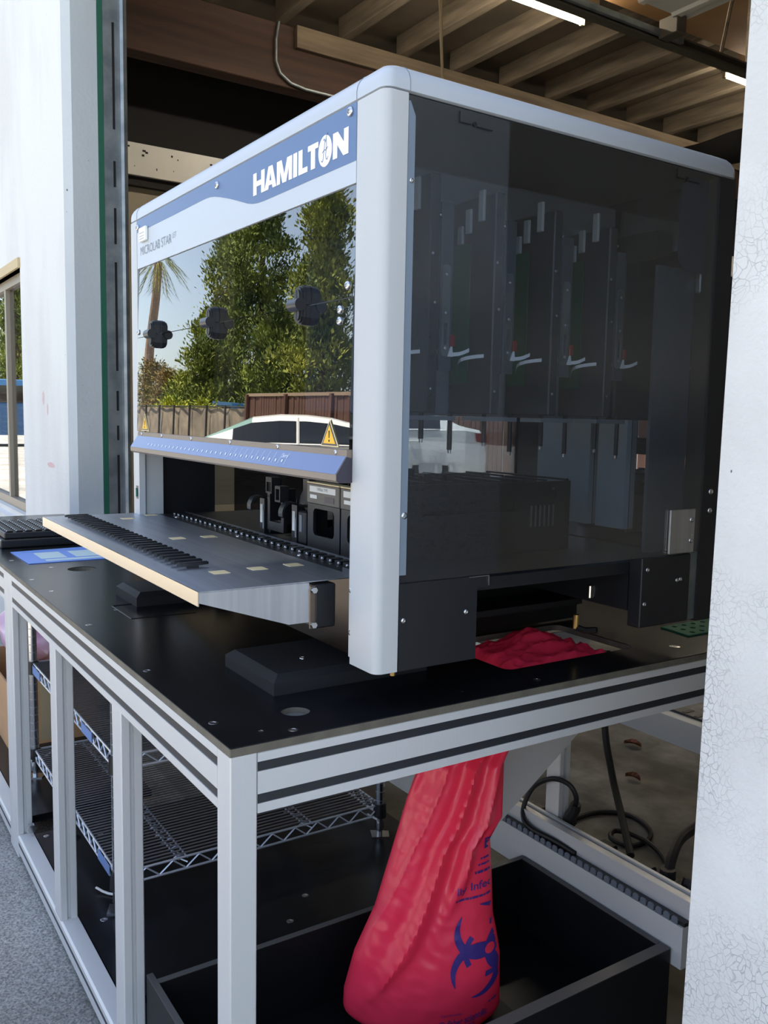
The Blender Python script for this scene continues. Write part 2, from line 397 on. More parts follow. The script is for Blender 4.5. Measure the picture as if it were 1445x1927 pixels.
# left wall with window opening
WX0, WX1, WZ0, WZ1 = -4.95, -3.58, -.16, 1.02
wl = struct('wall_left', MB().prism([(-12, G), (-2.702, G), (-2.702, 4.6), (-12, 4.6)], YW, .346, 'y', [[(WX0, WZ0), (WX1, WZ0), (WX1, WZ1), (WX0, WZ1)]]), 'wall_white', 'white painted outer wall with patched paint and a window')
MB().prism([(-2.702, YW), (-2.67, .248), (-2.67, .346), (-2.702, .346)], G, 2.35, 'z').build('jamb', 'wall_grey', wl)
rnd = random.Random(5)
for (cx, cz, rx, rz, m) in ((-3.14, .41, .02, .03, 'smear_pink'), (-3.06, .36, .012, .026, 'smear_pink'), (-3.02, .12, .07, .012, 'smear_pink')):
    if m not in MATS: mat(m, (206, 176, 176) if 'pink' in m else (232, 234, 231), .85)
    pts = [(cx+rx*(.75+.4*rnd.random())*math.cos(2*PI*i/18), cz+rz*(.75+.4*rnd.random())*math.sin(2*PI*i/18)) for i in range(18)]
    MB().prism(pts, YW-.0008, YW+.001, 'y').build('paint_smear', m, wl)
struct('wall_right', MB().prism([(.380, G), (9, G), (9, 4.6), (.432, 4.6)], YW, .55, 'y'), 'wall_crack', 'white wall with flaking crackled paint at the right')
struct('wall_front', MB().box(-2.70, .39, YW+.002, .388, 2.35, 4.6), 'wall_white', 'white wall above the door opening')
struct('trim_1', MB().box(-2.69, -2.664, .347, .366, G, 2.35), 'green_paint', 'green painted edge strip along the door jamb')
# steel guide of the overhead door, slotted
slots = []
z = -.7
for (za, zb) in ((-.8, -.45), (-.38, .18), (.24, .30), (.36, .44), (.52, .95), (1.02, 1.16), (1.24, 1.34), (1.46, 1.86), (1.95, 2.15)):
    slots.append([(.400, za), (.410, za), (.410, zb), (.400, zb)])
tr = struct('trim_2', MB().prism([(.366, G), (.424, G), (.424, 2.5), (.366, 2.5)], -2.662, -2.658, 'x', slots), 'galv', 'galvanised slotted steel door guide beside the jamb')
MB().box(-2.70, -2.662, .367, .424, G, 2.5).build('guide_back', 'dark_wall', tr)
MB().prism([(-2.658, .424), (-2.640, .426), (-2.632, .436), (-2.640, .452), (-2.66, .456), (-2.70, .456), (-2.70, .425)], G, 2.5, 'z').build('guide_rail', 'galv', tr)
for zz in (.05, .62, 1.3, 1.9): screw((-2.641, .438, zz), .008, (0, PI/2, 0), tr, 'bolt')
# window
wn_ = thing('window_1', (WX1, YW, WZ0), 'aluminium framed window with lowered blinds in the white wall', 'window'); wn_['kind'] = 'structure'
fr = MB(); t = .045
fr.box(WX0, WX1, .25, .30, WZ0, WZ0+t); fr.box(WX0, WX1, .25, .30, WZ1-t, WZ1); fr.box(WX0, WX0+t, .25, .30, WZ0+t, WZ1-t); fr.box(WX1-t, WX1, .25, .30, WZ0+t, WZ1-t); fr.box(-4.18, -4.14, .252, .298, WZ0+t, WZ1-t)
fr.build('window_frame', 'win_frame', wn_)
MB().box(WX0-.05, WX1+.01, YW-.012, .25, WZ1, WZ1+.045).build('lintel_trim', 'win_trim', wn_)
MB().prism([(YW-.03, WZ0-.03), (.30, WZ0-.005), (.30, WZ0-.06), (YW-.03, WZ0-.06)], WX0, WX1, 'x').build('window_sill', 'wall_white', wn_)
for (a, b) in ((WX0+t, -4.18), (-4.14, WX1-t)):
    MB().box(a, b, .272, .276, WZ0+t, WZ1-t).build('pane', 'window_glass', wn_)
slat = MB().prism([(-.011, .004), (0, .006), (.011, -.004), (0, -.001)], 0, 1.25, 'x').mesh('slat', 'blind')
for i in range(38): link('slat', slat, wn_, loc=(WX0+.06, .325, WZ1-.06-.0285*i))
MB().cbox(WX1-.075, WX1-.05, .236, .25, WZ0+.06, WZ0+.16, .004).build('latch', 'chrome', wn_)
# ------------------------------------------------------------------ warehouse shell
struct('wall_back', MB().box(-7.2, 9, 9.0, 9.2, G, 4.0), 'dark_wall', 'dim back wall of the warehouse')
wi = struct('wall_side', MB().box(-6.4, -6.2, .40, 2.4, G, 2.10), 'beige_wall', 'beige inner side wall below a white band')
MB().box(-6.22, -6.10, .40, 9, 2.17, 2.41).build('white_band', 'wall_white', wi)
MB().box(-6.3, -6.14, .40, 9, 2.10, 2.17).build('shadow_gap', 'dark_wall', wi)
MB().box(-6.4, -6.2, 2.402, 9, G, 2.10).build('darkened_wall', 'dark_wall', wi)  # unseen wall stretch, made dark to darken what the bench top reflects
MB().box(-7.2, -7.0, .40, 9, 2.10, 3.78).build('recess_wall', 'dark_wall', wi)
for i in range(26):
    y_ = .9+rnd.random()*2.0; z_ = 2.20+rnd.random()*.18; MB().box(-6.0995, -6.0985, y_, y_+.006+.03*rnd.random()**3, z_, z_+.006+.012*rnd.random()).build('chip', 'dark_wall', wi)
struct('wall_added', MB().box(1.5, 1.65, .56, 9.0, G, 3.775), 'wall_white', 'added white wall, placed unseen to brighten the reflection in the side glass')  # white wall added out of view to brighten the side glass reflection
ce = struct('ceiling', MB().box(-7.2, 9, .40, 9.2, 3.78, 4.05), 'plywood', 'plywood roof deck carried on timber joists')
MB().cbox(-6.30, -6.12, .40, 9, 3.10, 3.60, .006).build('roof_beam', 'glulam', ce)
MB().cbox(-6.12, -6.06, 2.9, 9, 3.42, 3.60, .004).build('lit_beam_face', 'wood_y', ce)  # lamplit stretch of the roof beam, its light put into paler wood
jm = MB().cbox(-6.12, 1.48, -.045, .045, 3.60, 3.78, .005).mesh('joist', 'wood')
for k in range(-7, 7): link('joist', jm, ce, loc=(0, 5.17+.6*k, 0))
MB().box(-3.98, 1.48, .60, 9, 3.46, 3.48).build('soffit', 'tan_ply', ce)
cond = [(-6.1, 2.75, 3.6), (-6.09, 2.72, 3.45), (-6.09, 2.72, 3.28), (-6.09, 2.76, 3.19), (-6.09, 2.86, 3.13), (-6.09, 3.0, 3.11), (-6.09, 6.0, 3.11)]
MB().tube(cond, .012, 6).build('conduit', 'galv', ce)
# overhead door pushed up under the roof, its track and hanger
dr = struct('door_1', MB().cbox(-2.48, .30, .75, 3.52, 2.60, 2.65, .004), 'door_white', 'white sectional overhead door rolled up under the roof')
rib = MB().prism([(-.03, 0), (-.02, -.018), (.02, -.018), (.03, 0)], -2.47, .29, 'x').mesh('rib', 'door_white')
for k in range(10): link('rib', rib, dr, loc=(0, .98+.27*k, 2.60))
MB().cbox(-2.57, -2.44, 3.40, 3.48, 2.50, 2.60, .004).build('hinge_bracket', 'rail_dark', dr)
tk = struct('trim_3', MB().prism([(-2.64, 2.50), (-2.58, 2.50), (-2.58, 2.51), (-2.628, 2.51), (-2.628, 2.555), (-2.58, 2.555), (-2.58, 2.565), (-2.64, 2.565)], .5, 7.0, 'y'), 'rail_dark', 'dark steel door track running back under the roof')
MB().cbox(-2.578, -2.555, .8, 3.6, 2.516, 2.55, .002).build('track_liner', 'galv', tk)
MB().box(-2.66, -2.62, 4.30, 4.34, 2.53, 3.45).build('hanger', 'wood', tk)
MB().tube([(-2.63, 4.34, 3.45), (-2.63, 4.10, 2.9), (-2.63, 4.02, 2.56)], .012, 5).build('brace', 'wood', tk)
# fluorescent fittings
def fitting(y0, label):
    t = thing('ceiling_light', (-4.2, y0+1.2, 3.45), label, 'light', 'twin tube fluorescent fittings')
    MB().prism([(-4.30, 3.47), (-4.27, 3.43), (-4.13, 3.43), (-4.10, 3.47), (-4.10, 3.60), (-4.30, 3.60)], y0, y0+2.4, 'y').build('housing', 'fixture', t)
    for x in (-4.255, -4.145):
        MB().cyl((x, y0+.04, 3.405), (x, y0+2.36, 3.405), .019, 10).build('tube', 'tube_on', t, True)
        for yy in (y0+.01, y0+2.36): MB().cbox(x-.018, x+.018, yy, yy+.03, 3.38, 3.44, .004).build('lamp_holder', 'fixture', t)
fitting(2.05, 'lit twin tube light nearer the bench, cut off by the picture top')
fitting(6.14, 'lit twin tube light farther back beside the crackled wall')
co = MB(); co.tube([(-3.42, 2.5, 3.6), (-3.42, 2.5, 2.9), (-3.40, 2.5, 2.5), (-3.37, 2.5, 2.2)], .008, 6); co.tube([(-3.45, 2.5, 3.6), (-3.44, 2.5, 2.9), (-3.405, 2.5, 2.5), (-3.37, 2.5, 2.2)], .008, 6)
tag(co.build('hanging_rope', 'rope'), 'thin pale doubled rope hanging from the roof joists', 'rope')
b = MB().grid(lambda u, v: Vector((-5.9+1.5*u, 7.2+.9*v, 3.28-.16*math.sin(PI*u)*math.sin(PI*v)+.06*math.cos(9*u+3*v)*u*(1-u))), 16, 10)
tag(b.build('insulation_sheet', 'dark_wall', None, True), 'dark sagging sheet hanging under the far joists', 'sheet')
# dry leaves on the warehouse floor
def leaf(x, y, r, a, label):
    pts = []; b = MB(); L_ = .09*r
    for i in range(9):
        t = i/8; w_ = .028*r*math.sin(PI*t)**.8*(1 if i % 2 else .75)
        pts.append((t, w_))
    vs = []
    for t, w_ in pts:
        for s in (-1, 0, 1):
            lx = (t-.5)*L_; ly = s*w_; vs.append((x+lx*math.cos(a)-ly*math.sin(a), y+lx*math.sin(a)+ly*math.cos(a), G+.004+.012*abs(s)+.008*math.sin(3*t)))
    fs = []
    for i in range(8):
        for s in (0, 1): fs.append((i*3+s, i*3+s+1, i*3+s+4, i*3+s+3))
    b.add(vs, fs); tag(b.build('dry_leaf', 'leaf_brown'), label, 'leaf', 'dry leaves on the warehouse floor')
leaf(-1.175, 1.887, .75, .4, 'curled brown leaf on the concrete, farther from the bench')
leaf(-.956, 1.646, .65, .2, 'curled brown leaf on the concrete, nearer the power cords')

# ================================================================== WORKBENCH
XT, YT, ZT = .010, -.221, -.060      # near corner of the bench top
XL, YB = -1.508, .76
wb = thing('workbench', (XT-.75, .27, G), 'aluminium profile workbench with black top carrying the lab instrument', 'workbench')
cut = rrect(-.30, -.085, .318, .635, .018)
holes = [circle(-.079, -.084, .021), circle(-1.40, -.055, .036), cut]
top = MB().prism([(XL, YT), (XT-.001, YT), (XT, YT+.001), (XT, YB+.22), (XL, YB+.22)], ZT-.0015, ZT, 'z', holes).build('top', 'hpl_black', wb)
MB().prism([(XL, YT), (XT-.001, YT), (XT, YT+.001), (XT, YB+.22), (XL, YB+.22)], ZT-.0125, ZT-.0015, 'z', holes).build('edge_band', 'hpl_edge', top)
MB().prism(circle(-.079, -.084, .0205), ZT-.012, ZT-.0095, 'z').build('hole_plug', 'galv', top)
hl = MB()
for (a, b_) in (((-.76, -.115), (-.90, -.115)), ((-.76, -.115), (-.755, .02)), ((-.90, -.115), (-.905, .02))): hl.tube([(a[0], a[1], ZT), (b_[0], b_[1], ZT)], .0012, 4)
hl.build('hatch_joint', 'chassis_dark', top)
for (x, y, r) in ((-.092, -.203, .007), (-.382, -.202, .007), (-.012, -.121, .007), (-.749, -.202, .007), (-.019, .326, .007), (-1.13, -.19, .006), (-.03, -.16, .004), (-1.30, -.2, .006), (-.92, -.06, .005), (-1.46, -.12, .006), (-.05, .705, .011), (-.03, .18, .003), (-.86, -.118, .005)):
    screw((x, y, ZT-.0002), r, TO_Z, top, flat=.18)
# profile rail: outer face with two slots; p0->p1 along an axis
def rail(parent, axis, a0, a1, face, z0, z1, depth, name='rail', sgn=1):
    """axis 'x' = runs along x with outer face at y=face (looking -y); 'y' = runs along y with outer face at x=face (looking +x)"""
    h = z1-z0; o = []
    zs = [0, .155, .315, .685, .845, 1]
    prof = [(0, z0), (0, z0+zs[1]*h), (.003, z0+zs[1]*h), (.003, z0+zs[2]*h), (0, z0+zs[2]*h), (0, z0+zs[3]*h), (.003, z0+zs[3]*h), (.003, z0+zs[4]*h), (0, z0+zs[4]*h), (0, z1-.0015), (.0015, z1), (depth, z1), (depth, z0)]
    if axis == 'x': r_ = MB().prism([(face+d, q) for d, q in prof], a0, a1, 'x').build(name, 'alu', parent)
    else: r_ = MB().prism([(face-d, q) for d, q in prof], a0, a1, 'y').build(name, 'alu', parent)
    for (q0, q1) in ((zs[1], zs[2]), (zs[3], zs[4])):
        za, zb = z0+q0*h+.0004, z0+q1*h-.0004
        c = MB()
        if axis == 'x': c.box(a0+.001, a1-.001, face+.0012, face+.0028, za, zb)
        else: c.box(face-.0028, face-.0012, a0+.001, a1-.001, za, zb)
        c.build('slot_cover', 'slot', r_)
    return r_
LW = .044; RZ0, RZ1 = -.1555, -.0728
LEG_X = [(XL, XL+.052), (-1.019, -.967), (-.526, -.474), (XT-LW, XT)]
def leg(parent, x0, x1, y0, y1, z0, z1, plain=False):
    """square aluminium profile post with a T-slot on its +x side"""
    c = .0018; ym = (y0+y1)/2; w_ = .0042; d = .008
    pr = [(x0+c, y0), (x1-c, y0), (x1, y0+c)]
    if not plain: pr += [(x1, ym-w_), (x1-d, ym-w_), (x1-d, ym+w_), (x1, ym+w_)]
    pr += [(x1, y1-c), (x1-c, y1), (x0+c, y1), (x0, y1-c), (x0, y0+c)]
    return MB().prism(pr, z0, z1, 'z').build('leg', 'alu', parent)
BZ0, BZ1 = -.832, -.787
for i, (a, b_) in enumerate(LEG_X):
    leg(wb, a, b_, YT, YT+.038, BZ1 if i in (1, 2) else G+.01, ZT-.0128 if i in (0, 3) else RZ0, plain=(i == 3))
for i in (0, 2): rail(wb, 'x', XL+.053 if i == 0 else 0, XT-LW-.0005, YT+.0005, RZ0, RZ1, .036, 'front_rail') if i == 0 else None
rail(wb, 'y', YT+.0385, YB+.21, XT-.0005, RZ0, RZ1, .036, 'side_rail')
# bottom frame
def brail(parent, x0, x1, y0):
    h = BZ1-BZ0
    pr = [(y0, BZ0), (y0, BZ0+h*.36), (y0+.006, BZ0+h*.36), (y0+.006, BZ0+h*.66), (y0, BZ0+h*.66), (y0, BZ1-.004), (y0+.004, BZ1), (y0+.038, BZ1), (y0+.038, BZ0)]
    o = MB().prism(pr, x0, x1, 'x').build('bottom_rail', 'alu', parent)
    MB().box(x0, x1, y0+.0015, y0+.0055, BZ0+h*.37, BZ0+h*.65).build('slot_cover', 'slot', o)
brail(wb, XL+.053, XT-LW-.001, YT)
deck_holes = [circle(-1.37, -.10, .022), circle(-.60, -.125, .022)]
MB().prism([(XL+.06, YT+.042), (-.45, YT+.042), (-.45, YB-.05), (XL+.06, YB-.05)], BZ0+.02, BZ1-.004, 'z', deck_holes).build('lower_deck', 'deck_black', wb)
for (x, y) in ((-1.42, -.155), (-.93, -.135), (-.86, -.08), (-.815, -.10), (-.77, .10), (-.78, .3), (-.63, -.165), (-1.36, -.03), (-.70, .22)): screw((x, y, BZ1-.004), .008, TO_Z, wb, flat=.2)
# back frame, cable duct and gas spring panel
rail_b = MB().prism([(.722, -.602), (.76, -.602), (.76, -.556), (.752, -.556), (.752, -.562), (.74, -.562), (.74, -.556), (.722, -.556)], -1.5, XT, 'x').build('back_rail', 'alu', wb)
du = MB().box(-1.45, XT, .700, .7215, -.685, -.600).build('cable_duct', 'white_panel', wb)
mat('duct_grey', (104, 112, 122), .45)
tooth = MB().prism([(-.0075, 0), (.0075, 0), (.0075, .010), (.004, .014), (-.004, .014), (-.0075, .010)], .7005, .7035, 'y').mesh('tooth', 'duct_grey')
for k in range(58): link('tooth', tooth, du, loc=(-1.14+.0198*k, 0, -.600))
MB().box(-1.45, XT, .7045, .721, -.5998, -.592).build('duct_liner', 'slot', du)
leg(wb, -.452, -.408, .765, .80, G, -.16)
leg(wb, XT-LW, XT, YB+.16, YB+.20, G+.01, RZ0, True)
leg(wb, XL, XL+.044, YB+.16, YB+.20, G+.01, RZ0, True)
# folded sheet chute panel under the top
MB().prism([(.462, -.075), (.72, -.075), (.72, -.29), (.700, -.305), (.490, -.452), (.462, -.452)], -.292, -.288, 'x').build('chute_panel', 'white_panel', wb)
for (y, z_) in ((.478, -.43), (.69, -.30)): screw((-.2875, y, z_), .005, TO_X, wb)
# socket strip behind the back rail
so = MB().box(-1.0, XT, .765, .80, -.600, -.585).build('socket_strip', 'white_panel', wb)
for x in (-.50, -.27, -.16, -.06): MB().cbox(x-.022, x+.022, .766, .80, -.585, -.570, .004).build('socket', 'rubber', so)
MB().tube([(-.05, .79, -.58), (-.05, .80, -.56)], .018, 10).build('gland', 'rubber', so)
# second bench to the left
w2 = thing('workbench', (-2.1, .27, G), 'neighbouring black-topped aluminium workbench cut off by the left picture edge', 'workbench')
t2 = MB().box(-2.72, XL-.0015, YT, .20, ZT-.0015, ZT).build('top', 'hpl_black', w2)
MB().box(-2.72, XL-.0015, YT, .20, ZT-.0125, ZT-.0015).build('edge_band', 'hpl_edge', t2)
leg(w2, XL-.053, XL-.0015, YT, YT+.038, G+.01, ZT-.0128, True)
leg(w2, -2.72, -2.68, YT, YT+.038, G+.01, ZT-.0128, True)
rail(w2, 'x', -2.68, XL-.054, YT+.0005, RZ0, RZ1, .036, 'front_rail')
brail(w2, -2.68, XL-.054, YT)
MB().box(-2.70, XL-.06, YT+.042, .18, BZ0+.02, BZ1-.004).build('lower_deck', 'deck_black', w2)
for (x, y) in ((-1.62, -.19), (-1.60, -.10)): screw((x, y, ZT-.0002), .006, TO_Z, w2, flat=.18)
bo = MB().cyl((-1.44, -.19, -.765), (-1.424, -.19, -.765), .012, 6); bo.build('clamp_bolt', 'chrome', wb)
# ------------------------------------------------------------------ black open storage tray at the bench foot
bx = thing('storage_tray', (-.21, .26, -.83), 'large black open-topped tray below the red bag', 'tray')
def twall(x0, x1, y0, y1):
    MB().box(x0, x1, y0, y1, -.826, -.6515).build('side_wall', 'bin_black', bx); 
    MB().box(x0, x1, y0, y1, -.6515, -.650).build('wall_edge', 'bin_edge', bx)
twall(-.4475, -.435, -.17, .695); twall(-.036, -.012, -.17, .695); twall(-.470, -.038, -.182, -.1705); twall(-.434, -.037, .683, .695)
MB().box(-.434, -.037, -.170, .682, -.826, -.815).build('floor_panel', 'bin_black', bx)
tb = thing('black_block', (-.09, .30, -.815), 'low black block lying in the tray beside the red bag', 'block')
MB().cbox(-.20, -.055, .33, .42, -.815, -.755, .003).build('body', 'bin_black', tb); MB().box(-.198, -.057, .332, .335, -.7549, -.754).build('edge', 'bin_edge', tb)
# ------------------------------------------------------------------ support pads
def pad(x0, x1, y0, y1, label):
    c = .012
    t = thing('support_pad', ((x0+x1)/2, (y0+y1)/2, ZT), label, 'pad', 'support pads under the instrument')
    vs = [(x0, y0, ZT), (x1, y0, ZT), (x1, y1, ZT), (x0, y1, ZT), (x0, y0, ZT+.020), (x1, y0, ZT+.020), (x1, y1, ZT+.020), (x0, y1, ZT+.020), (x0+c, y0+c, ZT+.03), (x1-c, y0+c, ZT+.03), (x1-c, y1-c, ZT+.03), (x0+c, y1-c, ZT+.03)]
    fs = [(3, 2, 1, 0), (8, 9, 10, 11)]
    for i in range(4): fs += [(i, (i+1) % 4, (i+1) % 4+4, i+4), (i+4, (i+1) % 4+4, (i+1) % 4+8, i+8)]
    MB().add(vs, fs).build('block', 'pad_black', t)
    for k in (.35, .7): screw((x0+(x1-x0)*.62, y0+(y1-y0)*(k-.05), ZT+.0295), .005, TO_Z, t)
    MB().cyl(((x0+x1)/2+.02, .15, ZT+.03), ((x0+x1)/2+.02, .15, .0), .022, 16).build('foot', 'black_plastic', t)
pad(-.345, -.155, -.082, .20, 'dark chamfered pad near the instrument front corner post')
pad(-1.02, -.865, -.072, .20, 'dark chamfered pad half hidden under the far end of the loading tray')
# ------------------------------------------------------------------ things on the bench
blk = thing('grid_block', (-2.0, 0, ZT), 'black block with a grid-patterned top at the far left of the bench', 'block')
MB().cbox(-2.18, -1.853, -.178, .13, ZT+.0005, ZT+.026, .003).build('base', 'black_plastic', blk)
MB().cbox(-2.17, -1.868, -.165, .12, ZT+.0265, ZT+.046, .003).build('plate', 'black_satin', blk)
cell = MB().cbox(-.0105, .0105, -.0105, .0105, 0, .006, .003).mesh('cell', 'black_plastic')
for i in range(11):
    for j in range(10): link('cell', cell, blk, loc=(-2.152+.027*i, -.148+.0277*j, ZT+.046))
lf = thing('leaflet', (-1.66, -.05, ZT), 'blue printed leaflet lying flat on the bench beside the grid block', 'leaflet')
MB().prism([(-1.766, -.167), (-1.533, -.162), (-1.535, .07), (-1.785, .06)], ZT+.0002, ZT+.0018, 'z').build('sheet', 'leaflet_blue', lf)
for (x0, x1, y0, y1) in ((-1.715, -1.60, -.115, -.045), (-1.715, -1.60, -.02, .045), (-1.585, -1.555, -.11, .04)):
    MB().box(x0, x1, y0, y1, ZT+.0018, ZT+.0022).build('picture', 'leaflet_pale', lf)
MB().box(-1.74, -1.735, -.14, .05, ZT+.0018, ZT+.0022).build('rule', 'tag_blue', lf)

# ================================================================== WIRE SHELF RACK
RX0, RX1, RY0, RY1 = -1.86, -.955, -.095, .62
rk = thing('wire_rack', ((RX0+RX1)/2, .26, BZ1-.004), 'chrome wire shelf rack standing under the workbench', 'rack')
DZ = BZ1-.004
for (x, y) in ((RX0, RY0), (RX1, RY0), (RX0, RY1), (RX1, RY1)):
    p_ = MB(); p_.cyl((x, y, DZ+.02), (x, y, -.19), .0125, 14)
    z_ = DZ+.05
    post = p_.build('post', 'chrome', rk, True)
    rg = MB()
    while z_ < -.2: rg.cyl((x, y, z_), (x, y, z_+.002), .0131, 14); z_ += .025
    tag(rg.build('groove_rings', 'wire_dark', post), kind='stuff')
    MB().prism([(x-.03, y-.012), (x+.01, y-.03), (x+.032, y+.012), (x+.0, y+.03)], DZ, DZ+.003, 'z').build('foot_plate', 'chrome', post)
    MB().cyl((x, y, DZ+.003), (x, y, DZ+.024), .008, 8).build('level_foot', 'chrome', post)
def wire_shelf(z):
    sh = MB().tube([(RX0, RY0, z), (RX1, RY0, z), (RX1, RY1, z), (RX0, RY1, z), (RX0, RY0, z)], .0032, 6, False).build('shelf_rim', 'bright_zinc', rk)
    MB().tube([(RX0, RY0, z-.030), (RX1, RY0, z-.030), (RX1, RY1, z-.030), (RX0, RY1, z-.030), (RX0, RY0, z-.030)], .0032, 6, False).build('lower_rim', 'bright_zinc', sh)
    def zig(p, q, n):
        p, q = Vector(p), Vector(q); b = MB(); pts = []
        for i in range(n+1):
            w_ = p.lerp(q, i/n); pts.append(w_+Vector((0, 0, -.028 if i % 2 else -.002)))
        b.tube(pts, .0025, 5); return b
    zig((RX0, RY0, z), (RX1, RY0, z), 34).build('truss', 'bright_zinc', sh); zig((RX1, RY0, z), (RX1, RY1, z), 22).build('truss', 'bright_zinc', sh)
    zig((RX0, RY1, z), (RX1, RY1, z), 34).build('truss', 'bright_zinc', sh); zig((RX0, RY0, z), (RX0, RY1, z), 22).build('truss', 'bright_zinc', sh)
    wm = MB().cyl((0, RY0, 0), (0, RY1, 0), .0024, 5).mesh('wire', 'wire_dark')
    n = 56
    for i in range(1, n): link('wire', wm, sh, loc=(RX0+(RX1-RX0)*i/n, 0, z+.002))
    for y in (.06, .40, .24):
        b = MB()
        for d in ((-.011, .011) if y != .24 else (0,)): b.cyl((RX0, y+d, z-.003), (RX1, y+d, z-.003), .0024, 5)
        b.build('cross_brace', 'bright_zinc', sh)
        if y != .24:
            pts = [(RX0+(RX1-RX0)*i/80, y+(-.011 if i % 2 else .011), z-.003-(.012 if i % 4 < 2 else 0)) for i in range(81)]
            MB().tube(pts, .0022, 4).build('brace_zigzag', 'bright_zinc', sh)
    for (x, y) in ((RX0, RY0), (RX1, RY0), (RX0, RY1), (RX1, RY1)): MB().cyl((x, y, z-.034), (x, y, z+.006), .0195, 12, .017).build('corner_sleeve', 'black_plastic', sh)
    return sh
s1 = wire_shelf(-.425); s2 = wire_shelf(-.705)
for (sh, z, xs) in ((s1, -.425, (-1.79, -1.20)), (s2, -.705, (-1.06,))):
    for x in xs:
        MB().box(x-.05, x+.05, RY0-.0055, RY0-.0038, z-.028, z-.003).build('shelf_tag', 'tag_blue', sh)
for (x, y, zz) in ((RX1, RY1, -.74), (-1.84, RY0, -.73)):
    MB().tube([(x-.03, y-.02, zz), (x-.01, y-.024, zz+.004), (x+.016, y-.018, zz+.003), (x+.04, y-.03, zz+.006)], .003, 6).build('cable_tie', 'tie_white', rk)
ct = MB(); ct.tube([(-1.062, -.118, DZ+.010), (-1.045, -.107, DZ+.005), (-1.030, -.098, DZ+.004), (-1.010, -.080, DZ+.004)], .0030, 6)
tag(ct.build('cable_tie', 'tie_white'), 'loose white cable tie lying on the black lower deck', 'cable tie')
# ------------------------------------------------------------------ cardboard box with a bag of pink things
cb = thing('cardboard_box', (-2.4, .05, DZ), 'brown cardboard box under the neighbouring bench at the left picture edge', 'box')
for (x0, x1, y0, y1) in ((-2.66, -2.14, -.125, -.12), (-2.66, -2.14, .165, .17), (-2.66, -2.655, -.12, .165), (-2.145, -2.14, -.12, .165)):
    MB().box(x0, x1, y0, y1, DZ, -.56).build('side', 'cardboard', cb)
MB().box(-2.655, -2.145, -.12, .165, DZ, DZ+.005).build('bottom', 'cardboard', cb)
MB().box(-2.141, -2.1395, -.02, .06, DZ+.01, -.57).build('tape', 'tan_strip', cb)
pb = MB().grid(lambda u, v: Vector((-2.40+(.22+.03*noise.noise(Vector((3*math.cos(6.28*u), 3*math.sin(6.28*u), 4*v))))*math.cos(2*PI*u)*math.sin(PI*min(.98, v+.02)), .02+(.13+.02*noise.noise(Vector((5*u, 1, 4*v))))*math.sin(2*PI*u)*math.sin(PI*min(.98, v+.02)), -.45-.26*(v-.5)+.02*noise.noise(Vector((9*u, 7*v, 2))))), 30, 18, True)
tag(pb.build('plastic_bag', 'pink_film', None, True), 'clear bag of pink and violet items sticking out of the cardboard box', 'bag')
# ------------------------------------------------------------------ power cords
def smooth(pts, n=6):
    pts = [Vector(p) for p in pts]; out_ = []
    for i in range(len(pts)-1):
        p0, p1, p2, p3 = pts[max(i-1, 0)], pts[i], pts[i+1], pts[min(i+2, len(pts)-1)]
        for k in range(n):
            t = k/n; out_.append(.5*((2*p1)+(-p0+p2)*t+(2*p0-5*p1+4*p2-p3)*t*t+(-p0+3*p1-3*p2+p3)*t**3))
    out_.append(pts[-1]); return out_
ca = thing('power_cord', (-.2, .785, -.57), 'thick black cord dropping straight down to the socket strip', 'cord')
MB().tube(smooth([(-.47, .97, -.2), (-.447, .95, -.379), (-.391, .92, -.473), (-.301, .86, -.53), (-.2, .785, -.568)]), .0085, 8).build('cable', 'rubber', ca, True)
cc = thing('power_cord', (-.1, .785, -.57), 'black cord curving from the crackled wall into a cable gland', 'cord')
MB().tube(smooth([(-.16, 1.10, -.50), (-.168, .95, -.536), (-.148, .88, -.534), (-.118, .82, -.541), (-.1, .785, -.562)]), .011, 8).build('cable', 'rubber', cc, True)
MB().cyl((-.1, .785, -.572), (-.1, .785, -.552), .017, 10).build('gland_nut', 'rubber', cc)
cb_ = thing('power_cord', (-.7, 1.3, G), 'black cord lying in a loop on the concrete floor', 'cord')
MB().tube(smooth([(-.83, 1.2, -.852), (-.833, 1.317, -.852), (-.806, 1.382, -.852), (-.75, 1.417, -.852), (-.676, 1.40, -.852), (-.63, 1.362, -.852), (-.612, 1.31, -.852), (-.626, 1.258, -.852), (-.673, 1.242, -.845), (-.69, 1.275, -.838), (-.645, 1.301, -.838), (-.585, 1.312, -.846), (-.516, 1.288, -.852), (-.44, 1.22, -.852)]), .0075, 8).build('cable', 'rubber', cb_, True)
cd = thing('power_cord', (-.4, .77, -.57), 'black cord looping around the white bench post with a plug', 'cord')
MB().tube(smooth([(-.30, .72, -.590), (-.361, .715, -.585), (-.432, .71, -.585), (-.47, .715, -.575), (-.485, .73, -.547), (-.469, .745, -.501), (-.421, .755, -.468), (-.377, .765, -.467), (-.362, .775, -.492), (-.37, .782, -.52)]), .006, 8).build('cable', 'rubber', cd, True)
MB().tube([(-.368, .782, -.515), (-.372, .783, -.530), (-.384, .784, -.548), (-.388, .784, -.568)], .012, 8, True, .017).build('plug', 'rubber', cd, True)
# another bench frame deeper in the warehouse
b3 = thing('bench_frame', (-.7, 1.5, G), 'pale bench rail with a slotted cable duct deeper in the warehouse', 'bench')
r3 = MB().box(-2.4, -.2, 1.44, 1.48, -.585, -.505).build('side_panel', 'white_panel', b3)
MB().box(-2.4, -.2, 1.4805, 1.53, -.585, -.498).build('duct', 'slot', b3)
for k in range(14): MB().box(-1.0+.045*k, -.985+.045*k, 1.485, 1.525, -.498, -.4965).build('duct_slot', 'rubber', b3)
for x in (-2.38, -.24): MB().box(x, x+.04, 1.44, 1.53, G, -.586).build('leg', 'alu', b3)
